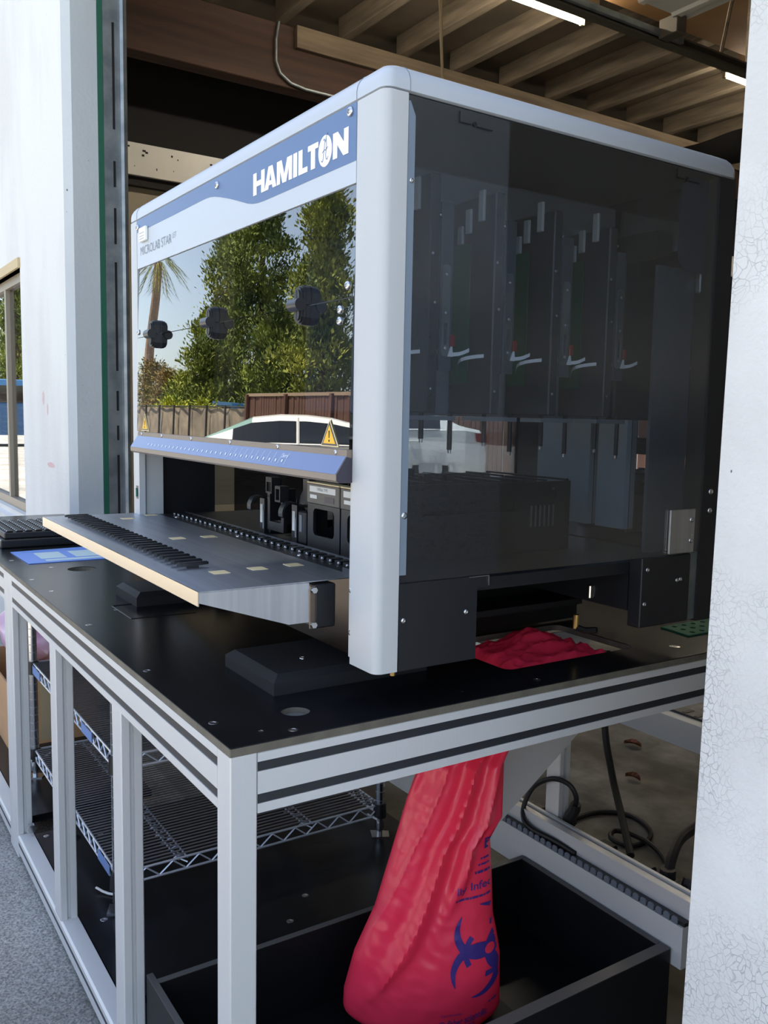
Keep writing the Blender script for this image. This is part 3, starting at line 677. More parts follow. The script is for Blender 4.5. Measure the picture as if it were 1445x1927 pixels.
# ================================================================== RED BIOHAZARD BAG
bag = thing('biohazard_bag', (-.2, .33, -.79), 'red plastic biohazard bag hanging through the bench top', 'bag')
BH = Vector((math.cos(.9699), math.sin(.9699), 0)); BV = Vector((math.sin(.9699), -math.cos(.9699), 0)); BO = Vector((-.20, .33, 0))
BL = [(-.080, -.10), (-.094, -.281), (-.111, -.335), (-.139, -.442), (-.167, -.546), (-.204, -.636), (-.222, -.709), (-.223, -.746), (-.209, -.785)]
BR = [(.066, -.10), (.066, -.363), (.045, -.407), (.050, -.473), (.055, -.553), (.062, -.585), (.070, -.629), (.073, -.727), (.058, -.761), (.035, -.785)]
def interp(tb_, z):
    if z >= tb_[0][1]: return tb_[0][0]
    for i in range(len(tb_)-1):
        if tb_[i][1] >= z >= tb_[i+1][1]:
            a, b_ = tb_[i], tb_[i+1]; t = (a[1]-z)/max(1e-6, a[1]-b_[1]); return a[0]+(b_[0]-a[0])*t
    return tb_[-1][0]
ZB = -.785
def bag_shape(z):
    l, r = interp(BL, z), interp(BR, z); 
    if z < -.735:
        k = math.sqrt(max(0, 1-((-.735-z)/(-.735-ZB))**2)); m_ = -.07; l = m_+(l-m_)*(.15+.85*k); r = m_+(r-m_)*(.15+.85*k)
    return l, r
def fold(h, z):
    """long folds fanning out from the gathered top; a flap edge crosses the bag, below it the film is smooth"""
    l, r = bag_shape(z); t = (h-(l+r)/2)/max(.01, (r-l)/2)
    n1 = noise.noise(Vector((h*5, z*3, 1)))
    t0 = .92+(z+.39)*5.3; left = 1/(1+math.exp(max(-40, min(40, (t-t0)*22))))
    q = (t-2.0*(z+.4))*5.2+.7*n1
    rid = .0105*(1-1.9*abs(math.sin(q))**.8)+.0045*math.sin(q*2.7+1.0)
    a = left*(.012+rid*(1-.35*max(0, min(1, (-.5-z)/.25))))
    # shallow sharp crumples
    a += .0019*(1-2.4*abs(noise.noise(Vector((h*16-z*9, z*9+h*4, 3)))))*(.75+.25*left)+.0015*(1-2.2*abs(noise.noise(Vector((h*30+z*22, z*28-h*12, 9)))))
    return a
def bag_pt(h, z, front=True):
    l, r = bag_shape(z); c = (l+r)/2; hw = max(.002, (r-l)/2); t = max(-1, min(1, (h-c)/hw))
    dep = (.030+.045*max(0, min(1, (-.25-z)/.45)))*math.sqrt(max(0, 1-t*t))
    if z < -.735: dep *= math.sqrt(max(0, 1-((-.735-z)/(-.735-ZB))**2))
    q = math.sqrt(max(0, 1-t*t))**.5
    d = dep+fold(h, z)*q if front else -dep*.8
    return BO+BH*h+BV*d+Vector((0, 0, z))
def bag_fn(u, v):
    z = -.10+(ZB+.10)*v
    l, r = bag_shape(z); c = (l+r)/2; hw = (r-l)/2; a = 2*PI*u
    p = bag_pt(c+hw*math.cos(a), z, math.sin(a) >= 0)
    if z > -.26:            # gathers up to the cut-out
        k = min(1, (z+.26)/.16); p = p+Vector((-.02, .10, 0))*k
    return p
MB().grid(bag_fn, 150, 170, True).build('film', 'red_film', bag, True)
def mouth(u, v):
    x, y = -.295+.205*u, .323+.306*v
    e = min(u, 1-u, v, 1-v); k = min(1, e/.16)
    z = -.110+.034*k+.026*math.exp(-((u-.35)**2/.05+(v-.55)**2/.03))*k+.012*(1-2*abs(noise.noise(Vector((5*u+2*v, 3*v-3*u, 3)))))*k+.004*(1-2*abs(noise.noise(Vector((14*u+9*v, 7*v-6*u, 1)))))*k
    return Vector((x, y, z))
MB().grid(mouth, 60, 80).build('mouth', 'red_film', bag, True)
def conform(polys, name, m='purple_ink', step=.006, off=.0016):
    """polys: (verts2d, faces) in bag coordinates (h, z), draped on the film"""
    import bmesh
    bm = bmesh.new()
    for v, f in polys:
        vs = [bm.verts.new((p[0], p[1], 0)) for p in v]
        for q in f:
            try: bm.faces.new([vs[i] for i in q])
            except ValueError: pass
    bmesh.ops.triangulate(bm, faces=bm.faces)
    for _ in range(4):
        es = [e for e in bm.edges if e.calc_length() > step]
        if not es: break
        bmesh.ops.subdivide_edges(bm, edges=es, cuts=1); bmesh.ops.triangulate(bm, faces=[f for f in bm.faces if len(f.verts) > 3])
    kill = []
    for v in bm.verts:
        l, r = bag_shape(v.co.y)
        if v.co.x > r-.003: kill.append(v)
    bmesh.ops.delete(bm, geom=kill, context='VERTS')
    for v in bm.verts: v.co = bag_pt(v.co.x, v.co.y)+BV*off
    me = bpy.data.meshes.new(name); bm.to_mesh(me); bm.free(); me.materials.append(MATS[m]); return link(name, me, bag)
def ring(cx, cy, ro, ri, ox, oy, a0, a1, n=30):
    """crescent between an outer circle and an offset inner circle"""
    v = []; f = []
    for i in range(n+1):
        a = a0+(a1-a0)*i/n
        v.append((cx+ro*math.cos(a), cy+ro*math.sin(a))); v.append((cx+ox+ri*math.cos(a), cy+oy+ri*math.sin(a)))
        if i: f.append((2*i-2, 2*i-1, 2*i+1, 2*i))
    return v, f
SX, SZ = .048, -.602
polys = []
for k in range(3):
    a = PI/2+.45+k*2*PI/3; cx, cz = SX+.040*math.cos(a), SZ+.040*math.sin(a)
    # horned crescent, open outwards
    n = 36; v = []; f = []
    for i in range(n+1):
        b_ = a+PI*.12+(2*PI-PI*.24)*i/n; th = .0185*(math.sin(PI*i/n)**.7)+.0012
        v += [(cx+.050*math.cos(b_), cz+.050*math.sin(b_)), (cx+(.050-th)*math.cos(b_), cz+(.050-th)*math.sin(b_))]
        if i: f.append((2*i-2, 2*i-1, 2*i+1, 2*i))
    polys.append((v, f))
    polys.append(ring(SX, SZ, .050, .040, 0, 0, a+PI/3-.62, a+PI/3+.62, 14))
conform(polys, 'biohazard_symbol')
def bag_text(s, h0, h1, z0, z1, m='purple_ink', rot=0.0, off=0.0):
    v, f = text_mesh(s, 1, off); v = fit2d(v, h0, h1, z0, z1)
    v = [(p[0], p[1]+(p[0]-h0)*rot) for p in v]; conform([(v, f)], 'print_line', m, .004, .0014)

def bag_dashes(h0, h1, z, hgt, rot=0.0):
    """a line of print too small to read"""
    ps = []; h = h0; k = 0
    while h < h1:
        w_ = .0035+.0035*((k*5) % 3); e = min(h+w_, h1); ps.append(([(h, z+(h-h0)*rot), (e, z+(e-h0)*rot), (e, z+hgt+(e-h0)*rot), (h, z+hgt+(h-h0)*rot)], [(0, 1, 2, 3)])); h = e+.0016; k += 1
    conform(ps, 'fine_print', 'purple_ink', .004, .0014)
bag_text('B', .033, .047, -.416, -.394, off=.02)
bag_dashes(.026, .060, -.434, .0035); bag_dashes(.022, .060, -.445, .0035); bag_dashes(.016, .045, -.459, .005)
bag_text('lly Infec', -.016, .049, -.492, -.473, off=.012); bag_dashes(-.018, .060, -.503, .0040)
bag_text('Distributed by', -.040, -.002, -.716, -.710, rot=.05)
bag_text('fisher scientific', -.028, .046, -.736, -.722, rot=.16, off=.012); bag_dashes(-.026, .022, -.742, .0022, .16)
bag_dashes(.048, .066, -.704, .0035, .16)
conform([ring(SX, SZ, .0095, .0001, 0, 0, 0, 2*PI, 18)], 'symbol_centre', 'red_film', .004, .0024)
conform([ring(-.038, -.731, .0078, .0064, 0, 0, 0, 2*PI, 26)], 'logo_ring', 'purple_ink', .004, .0014)
bag_text('F', -.0405, -.0355, -.735, -.727)

# ================================================================== LIQUID HANDLING INSTRUMENT
W, D, ZC = 1.124, .746, .8005
lh = thing('liquid_handler', (-W/2, D/2, 0), 'large grey lab robot with dark glass panels on the workbench', 'lab instrument')
# top cover: stack of rounded rings
def ring_pts(d, rc=.016): return rrect(-W+d, -d, d, D-d, max(.003, rc-d*.15), 5)
prof = [(.004, ZC-.0015), (.0, ZC), (0, ZC+.010), (.0012, ZC+.017), (.005, ZC+.0245), (.011, ZC+.031), (.020, ZC+.0355), (.032, ZC+.038), (.06, ZC+.039)]
b = MB(); nr = len(ring_pts(0))
for d, z in prof: b.v += [(x, y, z) for x, y in ring_pts(d)]
for i in range(len(prof)-1):
    for k in range(nr): b.f.append((i*nr+k, i*nr+(k+1) % nr, (i+1)*nr+(k+1) % nr, (i+1)*nr+k))
b.f.append(tuple(range((len(prof)-1)*nr, len(prof)*nr))); b.f.append(tuple(reversed(range(nr))))
cap = b.build('top_cover', 'cap_grey', lh, True)
MB().tube([(-.0735, d-.0002, z+.0002) for d, z in prof[1:]], .0006, 5).build('cover_joint', 'grey_print', cap)
MB().tube([(-d+.0002, .040, z+.0002) for d, z in prof[1:]], .0006, 5).build('cover_joint', 'grey_print', cap)
MB().tube([(-W+.056, d-.0002, z+.0002) for d, z in prof[1:]], .0006, 5).build('cover_joint', 'grey_print', cap)
MB().box(-W+.006, -.006, .006, D-.006, ZC-.004, ZC-.0016).build('cover_underside', 'chassis_dark', cap)
# posts
def arc(cx, cy, r, a0, a1, n=6): return [(cx+r*math.cos(math.radians(a0+(a1-a0)*i/n)), cy+r*math.sin(math.radians(a0+(a1-a0)*i/n))) for i in range(n+1)]
pr = [(-.072, .0385), (-.072, .001), (-.071, 0)]+arc(-.013, .013, .013, -90, 0)+[(0, .0375), (-.001, .0385)]
pst = MB().prism(pr, 0, ZC-.003, 'z').build('corner_post', 'powder', lh, True)
MB().box(-.082, -.0722, .004, .016, .008, .270).build('post_flange', 'powder', pst)
for z in (.045, .109): screw((-.0765, .0042, z), .0042, TO_NY, pst)
MB().cyl((-.006, .034, -.006), (-.006, .034, 0), .004, 8).build('post_pin', 'brass', pst)
pl = [(-W+.001, .06), (-W, .059)]+list(reversed([(-W+.013-.013*math.sin(math.radians(t)), .013-.013*math.cos(math.radians(t))) for t in range(0, 91, 15)]))+[(-W+.054, 0), (-W+.054, .014), (-W+.046, .020), (-W+.046, .06)]
pl = [(-W, .06)]+[(-W+.013-.013*math.cos(math.radians(t)), .013-.013*math.sin(math.radians(t))) for t in range(0, 91, 15)]+[(-W+.054, 0), (-W+.054, .014), (-W+.046, .020), (-W+.046, .06)]
ps2 = MB().prism(pl, 0, ZC-.003, 'z').build('corner_post', 'powder', lh, True)
MB().box(-W+.030, -W+.044, -.0008, .001, .155, .186).build('switch_frame', 'black_plastic', ps2)
MB().prism([(-W+.034, .160), (-W+.041, .160), (-W+.041, .176), (-W+.034, .180)], -.003, -.0008, 'y').build('switch_rocker', 'green_perf', ps2)
MB().box(-.045, -.002, .700, .744, .0, ZC-.004).build('rear_post', 'black_coat', lh)
MB().box(-W+.002, -W+.045, .700, .744, 0, ZC-.004).build('rear_post', 'black_coat', lh)
# header
HX0, HX1, HZ0 = -W+.0555, -.0735, .689
hd = MB().box(HX0, HX1, .0005, .006, HZ0, ZC-.003).build('header_panel', 'panel_grey', lh)
wave = [(HX0, .770), (-.817, .7695), (-.679, .770), (-.640, .7698), (-.618, .7685), (-.597, .7655), (-.573, .7605), (-.548, .7545), (-.52, .7475), (-.493, .740), (-.465, .732), (-.445, .7262), (-.425, .722), (-.405, .7196), (-.38, .7186), (-.323, .7185), (-.203, .719), (HX1, .719)]
MB().prism(wave+[(HX1, ZC-.003), (HX0, ZC-.003)], .0001, .0006, 'y').build('blue_band', 'header_blue', hd)
# lettering
def poly(b, pts, y0=-.0006, y1=.0002): b.prism(pts, y0, y1, 'y')
zl, zh = .7335, .7697; sw = .0125
L = MB()
def bar(x0, x1, z0=zl, z1=zh): poly(L, [(x0, z0), (x1, z0), (x1, z1), (x0, z1)])
bar(-.419, -.406); bar(-.387, -.374); bar(-.406, -.387, .747, .7555)                               # H
L.prism([(-.3735, zl), (-.3595, zl), (-.3572, .7395), (-.3448, .7395), (-.3425, zl), (-.3285, zl), (-.3435, zh), (-.3585, zh)], -.0006, .0002, 'y', [[(-.3550, .7465), (-.3470, .7465), (-.3510, .7605)]])   # A
poly(L, [(-.3265, zl), (-.3150, zl), (-.3150, .7555), (-.3060, zl), (-.2925, zl), (-.2835, .7555), (-.2835, zl), (-.2720, zl), (-.2720, zh), (-.2890, zh), (-.29925, .7455), (-.3095, zh), (-.3265, zh)])   # M
bar(-.2675, -.2545)                                                                                 # I
poly(L, [(-.2495, zl), (-.2195, zl), (-.2195, .7415), (-.2365, .7415), (-.2365, zh), (-.2495, zh)])  # L
poly(L, [(-.2080, zl), (-.1950, zl), (-.1950, .7615), (-.1850, .7615), (-.1850, zh), (-.2180, zh), (-.2180, .7615), (-.2080, .7615)])   # T
poly(L, circle(-.1635, .7515, .0205, 32, .0225))                                                    # O disc
poly(L, [(-.1395, zl), (-.1270, zl), (-.1270, .7520), (-.1090, zl), (-.0950, zl), (-.0950, zh), (-.1075, zh), (-.1075, .7515), (-.1255, zh), (-.1395, zh)])   # N
L.build('brand_letters', 'white_print', hd)
sc = MB()
def rib_(pts, w_=.0013):
    for i in range(len(pts)-1):
        a, c = Vector(pts[i]), Vector(pts[i+1]); n = Vector((-(c-a).y, (c-a).x)).normalized()*w_/2
        poly(sc, [tuple(a+n), tuple(c+n), tuple(c-n), tuple(a-n)], -.0009, -.0005)
rib_([(-.1745, .7395), (-.1715, .7370), (-.1690, .7395), (-.1655, .7560), (-.1635, .7650), (-.1655, .7690), (-.1685, .7670)])
rib_([(-.1600, .7690), (-.1590, .7600), (-.1610, .7450), (-.1595, .7390), (-.1560, .7385), (-.1535, .7420)])
rib_([(-.1720, .7500), (-.1660, .7530), (-.1600, .7525), (-.1550, .7560)]); rib_([(-.1625, .7640), (-.1600, .7700), (-.1565, .7760)])
sc.build('script_mark', 'header_blue', hd)
v, f = text_mesh('MICROLAB STAR', 1, -.012); v = fit2d(v, -1.042, -.835, .7155, .7345)
MB().add([(p[0], -.0004, p[1]) for p in v], f).build('model_name', 'grey_print', hd)
v, f = text_mesh('LET', 1, -.012); v = fit2d(v, -.828, -.806, .724, .7345); MB().add([(p[0], -.0004, p[1]) for p in v], f).build('model_suffix', 'grey_print', hd)
tg = MB().cbox(-1.035, -.988, -.007, .0, .7435, .7745, .0015).build('white_tag', 'white_tag', hd)
for i, (a_, c_) in enumerate(((.761, .766), (.754, .7565), (.748, .7505))): MB().box(-1.029, -.995, -.0074, -.007, a_, a_+.001).build('tag_line', 'grey_print', tg)
for (x, z) in ((-.090, .788), (-.581, .783), (-1.060, .781)): screw((x, -.0002, z), .0068, TO_NY, hd)
# front shield, leaning back a little
TL = math.tan(math.radians(1.2))
def sy(z): return -.0048+(z-.316)*TL
def pane(z0, z1, name):
    x0, x1 = HX0, HX1; t = .004
    vs = [(x0, sy(z0), z0), (x1, sy(z0), z0), (x1, sy(z1), z1), (x0, sy(z1), z1), (x0, sy(z0)+t, z0), (x1, sy(z0)+t, z0), (x1, sy(z1)+t, z1), (x0, sy(z1)+t, z1)]
    fs = [(0, 1, 2, 3), (7, 6, 5, 4), (0, 4, 5, 1), (1, 5, 6, 2), (2, 6, 7, 3), (3, 7, 4, 0)]
    me = bpy.data.meshes.new(name); me.from_pydata(vs, [], fs); me.materials.append(MATS['shield']); me.materials.append(MATS['shield_back'])
    for i, p in enumerate(me.polygons): p.material_index = 0 if i == 0 else 1
    me.update(); return link(name, me, lh)
pane(.316, .5316, 'shield_pane'); up = pane(.5330, .688, 'shield_pane')
up['label'] = 'upper tinted front pane'
# black butterfly hinges on the joint of the two panes
def hinge(cx):
    cz = .532; y0 = sy(cz)-.0003
    h_ = MB()
    for s in (-1, 1):
        out_ = [(cx-.0130, cz+s*.0006), (cx-.0135, cz+s*.019), (cx-.0105, cz+s*.0265), (cx-.004, cz+s*.0300), (cx+.005, cz+s*.0300), (cx+.0115, cz+s*.0265), (cx+.0145, cz+s*.019), (cx+.0140, cz+s*.0006)]
        if s < 0: out_ = out_[::-1]
        czm = cz+s*.012
        for k, (sc_, ya, yb) in enumerate(((1, 0, -.008), (.95, -.008, -.0125), (.83, -.0125, -.016), (.62, -.016, -.018))):
            h_.prism([(cx+(p[0]-cx)*sc_, czm+(p[1]-czm)*sc_) for p in out_], y0+yb, y0+ya, 'y')
    hb = h_.build('hinge', 'black_plastic', lh)
    MB().cyl((cx-.017, y0-.018, cz), (cx+.015, y0-.018, cz), .0098, 18).build('barrel', 'black_plastic', hb, True)
    for s in (-1, 1): MB().prism([(cx-.001, cz+s*.010), (cx+.001, cz+s*.010), (cx+.001, cz+s*.022), (cx-.001, cz+s*.022)], y0-.0184, y0-.0176, 'y').build('groove', 'chassis_dark', hb)
for cx in (-.217, -.585, -.925): hinge(cx)
for (x, z) in ((-.091, .550), (-.1115, .5175), (-.1115, .5015), (-1.062, .545)): screw((x, sy(z)-.0003, z), .0062, TO_NY, lh)
# warning triangles
def warn(cx, zb):
    y0 = sy(zb)-.0002; t = MB().prism([(cx-.027, zb), (cx+.027, zb), (cx, zb+.040)], y0-.0008, y0, 'y').build('warning_sign', 'cream', lh)
    MB().prism([(cx-.0243, zb+.0014), (cx+.0243, zb+.0014), (cx, zb+.0374)], y0-.0011, y0-.0007, 'y').build('black_border', 'bar_dark', t)
    MB().prism([(cx-.0185, zb+.0042), (cx+.0185, zb+.0042), (cx, zb+.0318)], y0-.0014, y0-.001, 'y').build('yellow_field', 'yellow', t)
    MB().prism([(cx-.0013, zb+.0125), (cx+.0013, zb+.0125), (cx+.002, zb+.0235), (cx-.002, zb+.0235)], y0-.0017, y0-.0013, 'y').build('exclamation_stroke', 'ink_dark', t)
    MB().prism(circle(cx, zb+.0085, .0019, 12), y0-.0017, y0-.0013, 'y').build('exclamation_dot', 'ink_dark', t)
warn(-.130, .3185); warn(-1.006, .3185)
# indicator bar
bx0, bx1 = -1.050, -.0725
bar_ = MB().prism([(.0, .316), (-.0085, .3155), (-.0090, .3065), (-.0095, .306), (-.026, .2805), (-.026, .2715), (-.022, .268), (.02, .268), (.02, .30), (.0, .303)], bx0, bx1, 'x').build('indicator_bar', 'bar_lip', lh)
MB().prism([(-.0098, .3063), (-.0265, .2808), (-.0262, .2804), (-.0095, .3058)], bx0+.001, bx1-.001, 'x').build('blue_face', 'bar_blue', bar_)
MB().prism([(-.0092, .3055), (-.0255, .2800), (-.0255, .2718), (-.0215, .2684), (.0195, .2684), (.0195, .2995)], bx1, bx1+.0012, 'x').build('end_cap', 'bar_dark', bar_)
def on_bar(t): return (-.0101-.0168*t, .3063-.0256*t)
dots = MB(); ticks = MB()
for i in range(30):
    x = -.935+.0233*i; (y0, z0), (y1, z1) = on_bar(.54), on_bar(.70)
    dots.prism([(x-.0025, 0), (x+.0025, 0), (x+.0025, 1), (x-.0025, 1)], 0, 1, 'y') if False else dots.add([(x-.0024, y0-.0004, z0), (x+.0012, y0-.0004, z0), (x+.0024, y1-.0004, z1), (x-.0012, y1-.0004, z1)], [(0, 1, 2, 3)])
    if i > 18:
        (y2, z2), (y3, z3) = on_bar(.12), on_bar(.82); ticks.add([(x+.0112, y2-.0003, z2), (x+.0118, y2-.0003, z2), (x+.0118, y3-.0003, z3), (x+.0112, y3-.0003, z3)], [(0, 1, 2, 3)])
tag(dots.build('indicator_lights', 'led_white', bar_), kind='stuff'); tag(ticks.build('scale_lines', 'led_white', bar_), kind='stuff')
for (s_, xa, xb) in (('Sers', -.268, -.248),):
    v, f = text_mesh(s_, 1); v = fit2d(v, xa, xb, 0, 1); o_ = []
    for p in v: yy, zz = on_bar(.42-.24*p[1]); o_.append((p[0], yy-.0004, zz))
    MB().add(o_, f).build('scale_number', 'led_white', bar_)
for x in (-.105, -.30, -.50, -.70, -.88, -1.02): screw((x, -.0087, .311), .0038, TO_NY, bar_)
# loading tray
tr_ = MB().prism([(-1.108, -.2095), (-.1235, -.2115), (-.1265, .044), (-1.105, .044)], .1165, .1180, 'z').build('loading_tray', 'tray_metal', lh)
MB().prism([(-1.108, -.2105), (-.1235, -.2125), (-.1235, -.2110), (-1.108, -.2090)], .0975, .1180, 'z').build('front_lip', 'lip_metal', tr_)
MB().box(-1.1095, -1.108, -.2095, .044, .1010, .1180).build('side_lip', 'brushed', tr_)
toothm = MB().cbox(-.006, .006, -.026, .026, .004, .0085, .0022).mesh('tray_tooth', 'black_plastic')
tooths = MB().cbox(-.002, .002, -.006, .006, 0, .004, .0005).mesh('stem', 'black_plastic')
def tooth_mesh():
    b = MB(); n = 14; pts = [(.0052*math.cos(2*PI*i/n), .027*math.sin(2*PI*i/n)) for i in range(n)]
    b.prism(pts, .0045, .0085, 'z'); b.prism([(p[0]*.7, p[1]*.92) for p in pts], .0085, .0098, 'z'); b.box(-.0018, .0018, -.010, .010, 0, .0045); return b.mesh('guide_tooth', 'black_plastic')
TM = tooth_mesh()
for i in range(27): link('guide_tooth', TM, tr_, loc=(-1.045+.02815*i, -.150, .118))
for (x, y) in ((-1.0, -.05), (-1.05, .02), (-.642, .005), (-.645, -.058), (-.645, -.12), (-.267, .005), (-.261, -.062), (-.256, -.128)):
    MB().prism([(x-.013, y-.013), (x+.013, y-.013), (x+.013, y+.013), (x-.013, y+.013)], .1179, .1186, 'z').build('bright_cutout', 'cutout_cream', tr_)  # tray cutouts drawn as cream plates, their brightness put into the colour
MB().prism([(-.211, .1160), (-.040, .1160), (-.040, .056), (-.073, .056), (-.211, .102)], -.1262, -.1248, 'x').build('gusset', 'brushed', tr_)
lb = MB().cbox(-.16, -.1235, -.030, .005, .045, .112, .002).build('latch_block', 'black_satin', tr_)
MB().box(-.1262, -.124, -.0385, -.030, .046, .111).build('latch_plate', 'dark_steel', tr_)
for z in (.052, .105): MB().cyl((-.124, -.034, z), (-.117, -.034, z), .0048, 6).build('bolt', 'chrome', tr_)
MB().box(-1.068, -.083, .034, .044, -.004, .1150).build('front_apron', 'apron_dark', lh)
# deck
dk = MB().box(-1.066, -.030, .0455, .700, .098, .1180).build('deck', 'black_coat', lh)
MB().box(-1.06, -.10, .108, .112, .1180, .1215).build('deck_strip', 'brushed', dk)
def comb_mesh():
    b = MB(); b.prism([(-.010, -.012), (.010, -.012), (.0085, .010), (-.0085, .010)], 0, .0055, 'z'); return b.mesh('deck_tooth', 'black_plastic')
CM = comb_mesh(); BM_ = MB().grid(lambda u, v: Vector((.0032*math.cos(2*PI*u)*math.sin(PI*v), .0032*math.sin(2*PI*u)*math.sin(PI*v), .0032*math.cos(PI*v))), 8, 6, True).mesh('ball', 'steel')
for i in range(33):
    x = -1.04+.0285*i
    o = link('deck_tooth', CM, dk, loc=(x, .086, .118)); link('stop_ball', BM_, dk, loc=(x+.008, .072, .1205))
for x in (-.98, -.62, -.35, -.16): screw((x, .058, .118), .004, TO_Z, dk)
# side covers and glass
gl = MB().box(-.0055, -.0035, .0395, .7440, .1285, ZC-.004).build('side_window', 'side_glass', lh)
MB().prism([(.0392, ZC-.012), (.0420, ZC-.012), (.0505, ZC-.030), (.0505, .14), (.0392, .14)], -.0034, -.0016, 'x').build('edge_strip', 'strip_grey', gl)
screw((-.0016, .0455, .685), .0035, TO_X, gl)
for ya, pts in ((.125, None), (.585, None)):
    h_ = MB(); h_.box(-.0034, -.0026, ya, ya+.0016, ZC-.022, ZC-.008); h_.box(-.0034, -.0026, ya, ya+.020, ZC-.0235, ZC-.022); h_.box(-.0034, -.0026, ya+.032, ya+.060, ZC-.0245, ZC-.023); h_.prism(circle(ya+.028, ZC-.021, .0035, 10), -.0034, -.0026, 'x'); h_.build('hook_slot', 'chassis_dark', gl)
screw((-.0034, .046, .2255), .0055, TO_X, gl)
MB().box(-1.1215, -1.1190, .205, .700, .1285, ZC-.004).build('side_window', 'side_glass', lh)
MB().box(-1.1215, -1.112, .062, .2045, .10, ZC-.004).build('dark_side_panel', 'black_coat', lh)
fc = MB().prism([(.0395, .0), (.1810, .0), (.1810, .110), (.2020, .110), (.2020, .1275), (.0395, .1275)], -.165, -.001, 'x').build('side_cover', 'black_coat', lh)
MB().prism([(.165, .1277), (.2028, .1277), (.2028, .112), (.2018, .112), (.2018, .1267), (.165, .1267)], -.0025, .0002, 'x').build('bright_edge', 'steel', fc)
for (y, z) in ((.047, .074), (.160, .075)): screw((-.0008, y, z), .0042, TO_X, fc)
rc = MB().cbox(-.030, -.001, .546, .676, .004, .1285, .0015).build('side_cover', 'black_coat', lh)
for (y, z) in ((.560, .107), (.556, .046), (.640, .082), (.649, .083)): screw((-.0008, y, z), .0042, TO_X, rc)
sp = MB().cbox(-.0030, .0012, .612, .679, .1315, .2105, .0006).build('steel_plate', 'brushed', lh)
for z in (.153, .191): screw((.0012, .669, z), .0045, TO_X, sp)
MB().box(-.020, -.006, .677, .6995, .004, .130).build('rear_strip', 'galv', lh)
for z in (.24, .205): screw((-.0018, .722, z), .006, TO_X, lh)
# chassis inside
MB().box(-1.110, -.046, .708, .7150, .1185, ZC-.005).build('back_panel', 'back_mirror', lh)
MB().box(-1.06, -.046, .7152, .742, .0, ZC-.005).build('rear_wall', 'chassis_dark', lh)
MB().box(-.325, -.310, .182, .70, -.055, .0975).build('inner_wall', 'chassis_dark', lh)
MB().box(-.34, -.10, .690, .70, .02, .0975).build('inner_wall', 'chassis_dark', lh)
MB().box(-.345, -.032, .5465, .690, .030, .0975).build('pump_box', 'black_satin', lh)
for (x, y, z) in ((-.308, .50, .075), (-.12, .545, .05)):
    lt = MB().cbox(x-.003, x+.004, y-.006, y+.003, z-.014, z+.012, .002); lt.build('latch_clip', 'steel', lh)
MB().box(-.309, -.215, .19, .62, .0005, .012).build('base_ledge', 'black_satin', lh)
MB().cyl((-.13, .52, -.02), (-.13, .52, .006), .0055, 10).build('drain_fitting', 'brass', lh)
MB().tube([(-.13, .52, -.018), (-.12, .535, -.024), (-.10, .545, -.02)], .006, 8).build('drain_hose', 'rubber', lh)
MB().prism(rrect(.630, .738, .632, ZC-.006, .03), -.030, -.026, 'x').build('blue_reflection', 'reflection_blue', lh)  # a blue reflection in the side glass, put into a coloured plate
MB().box(-.052, -.046, .60, .700, .1285, .64).build('inner_column', 'arm_grey', lh)
MB().cbox(-.044, -.032, .698, .706, .60, .772, .002).build('gas_strut', 'steel', lh)
for (xa, xb) in ((-.445, -.285), (-.262, -.185), (-.135, -.085)): MB().box(xa, xb, .694, .7070, .150, .368).build('rear_baffle', 'baffle', lh)
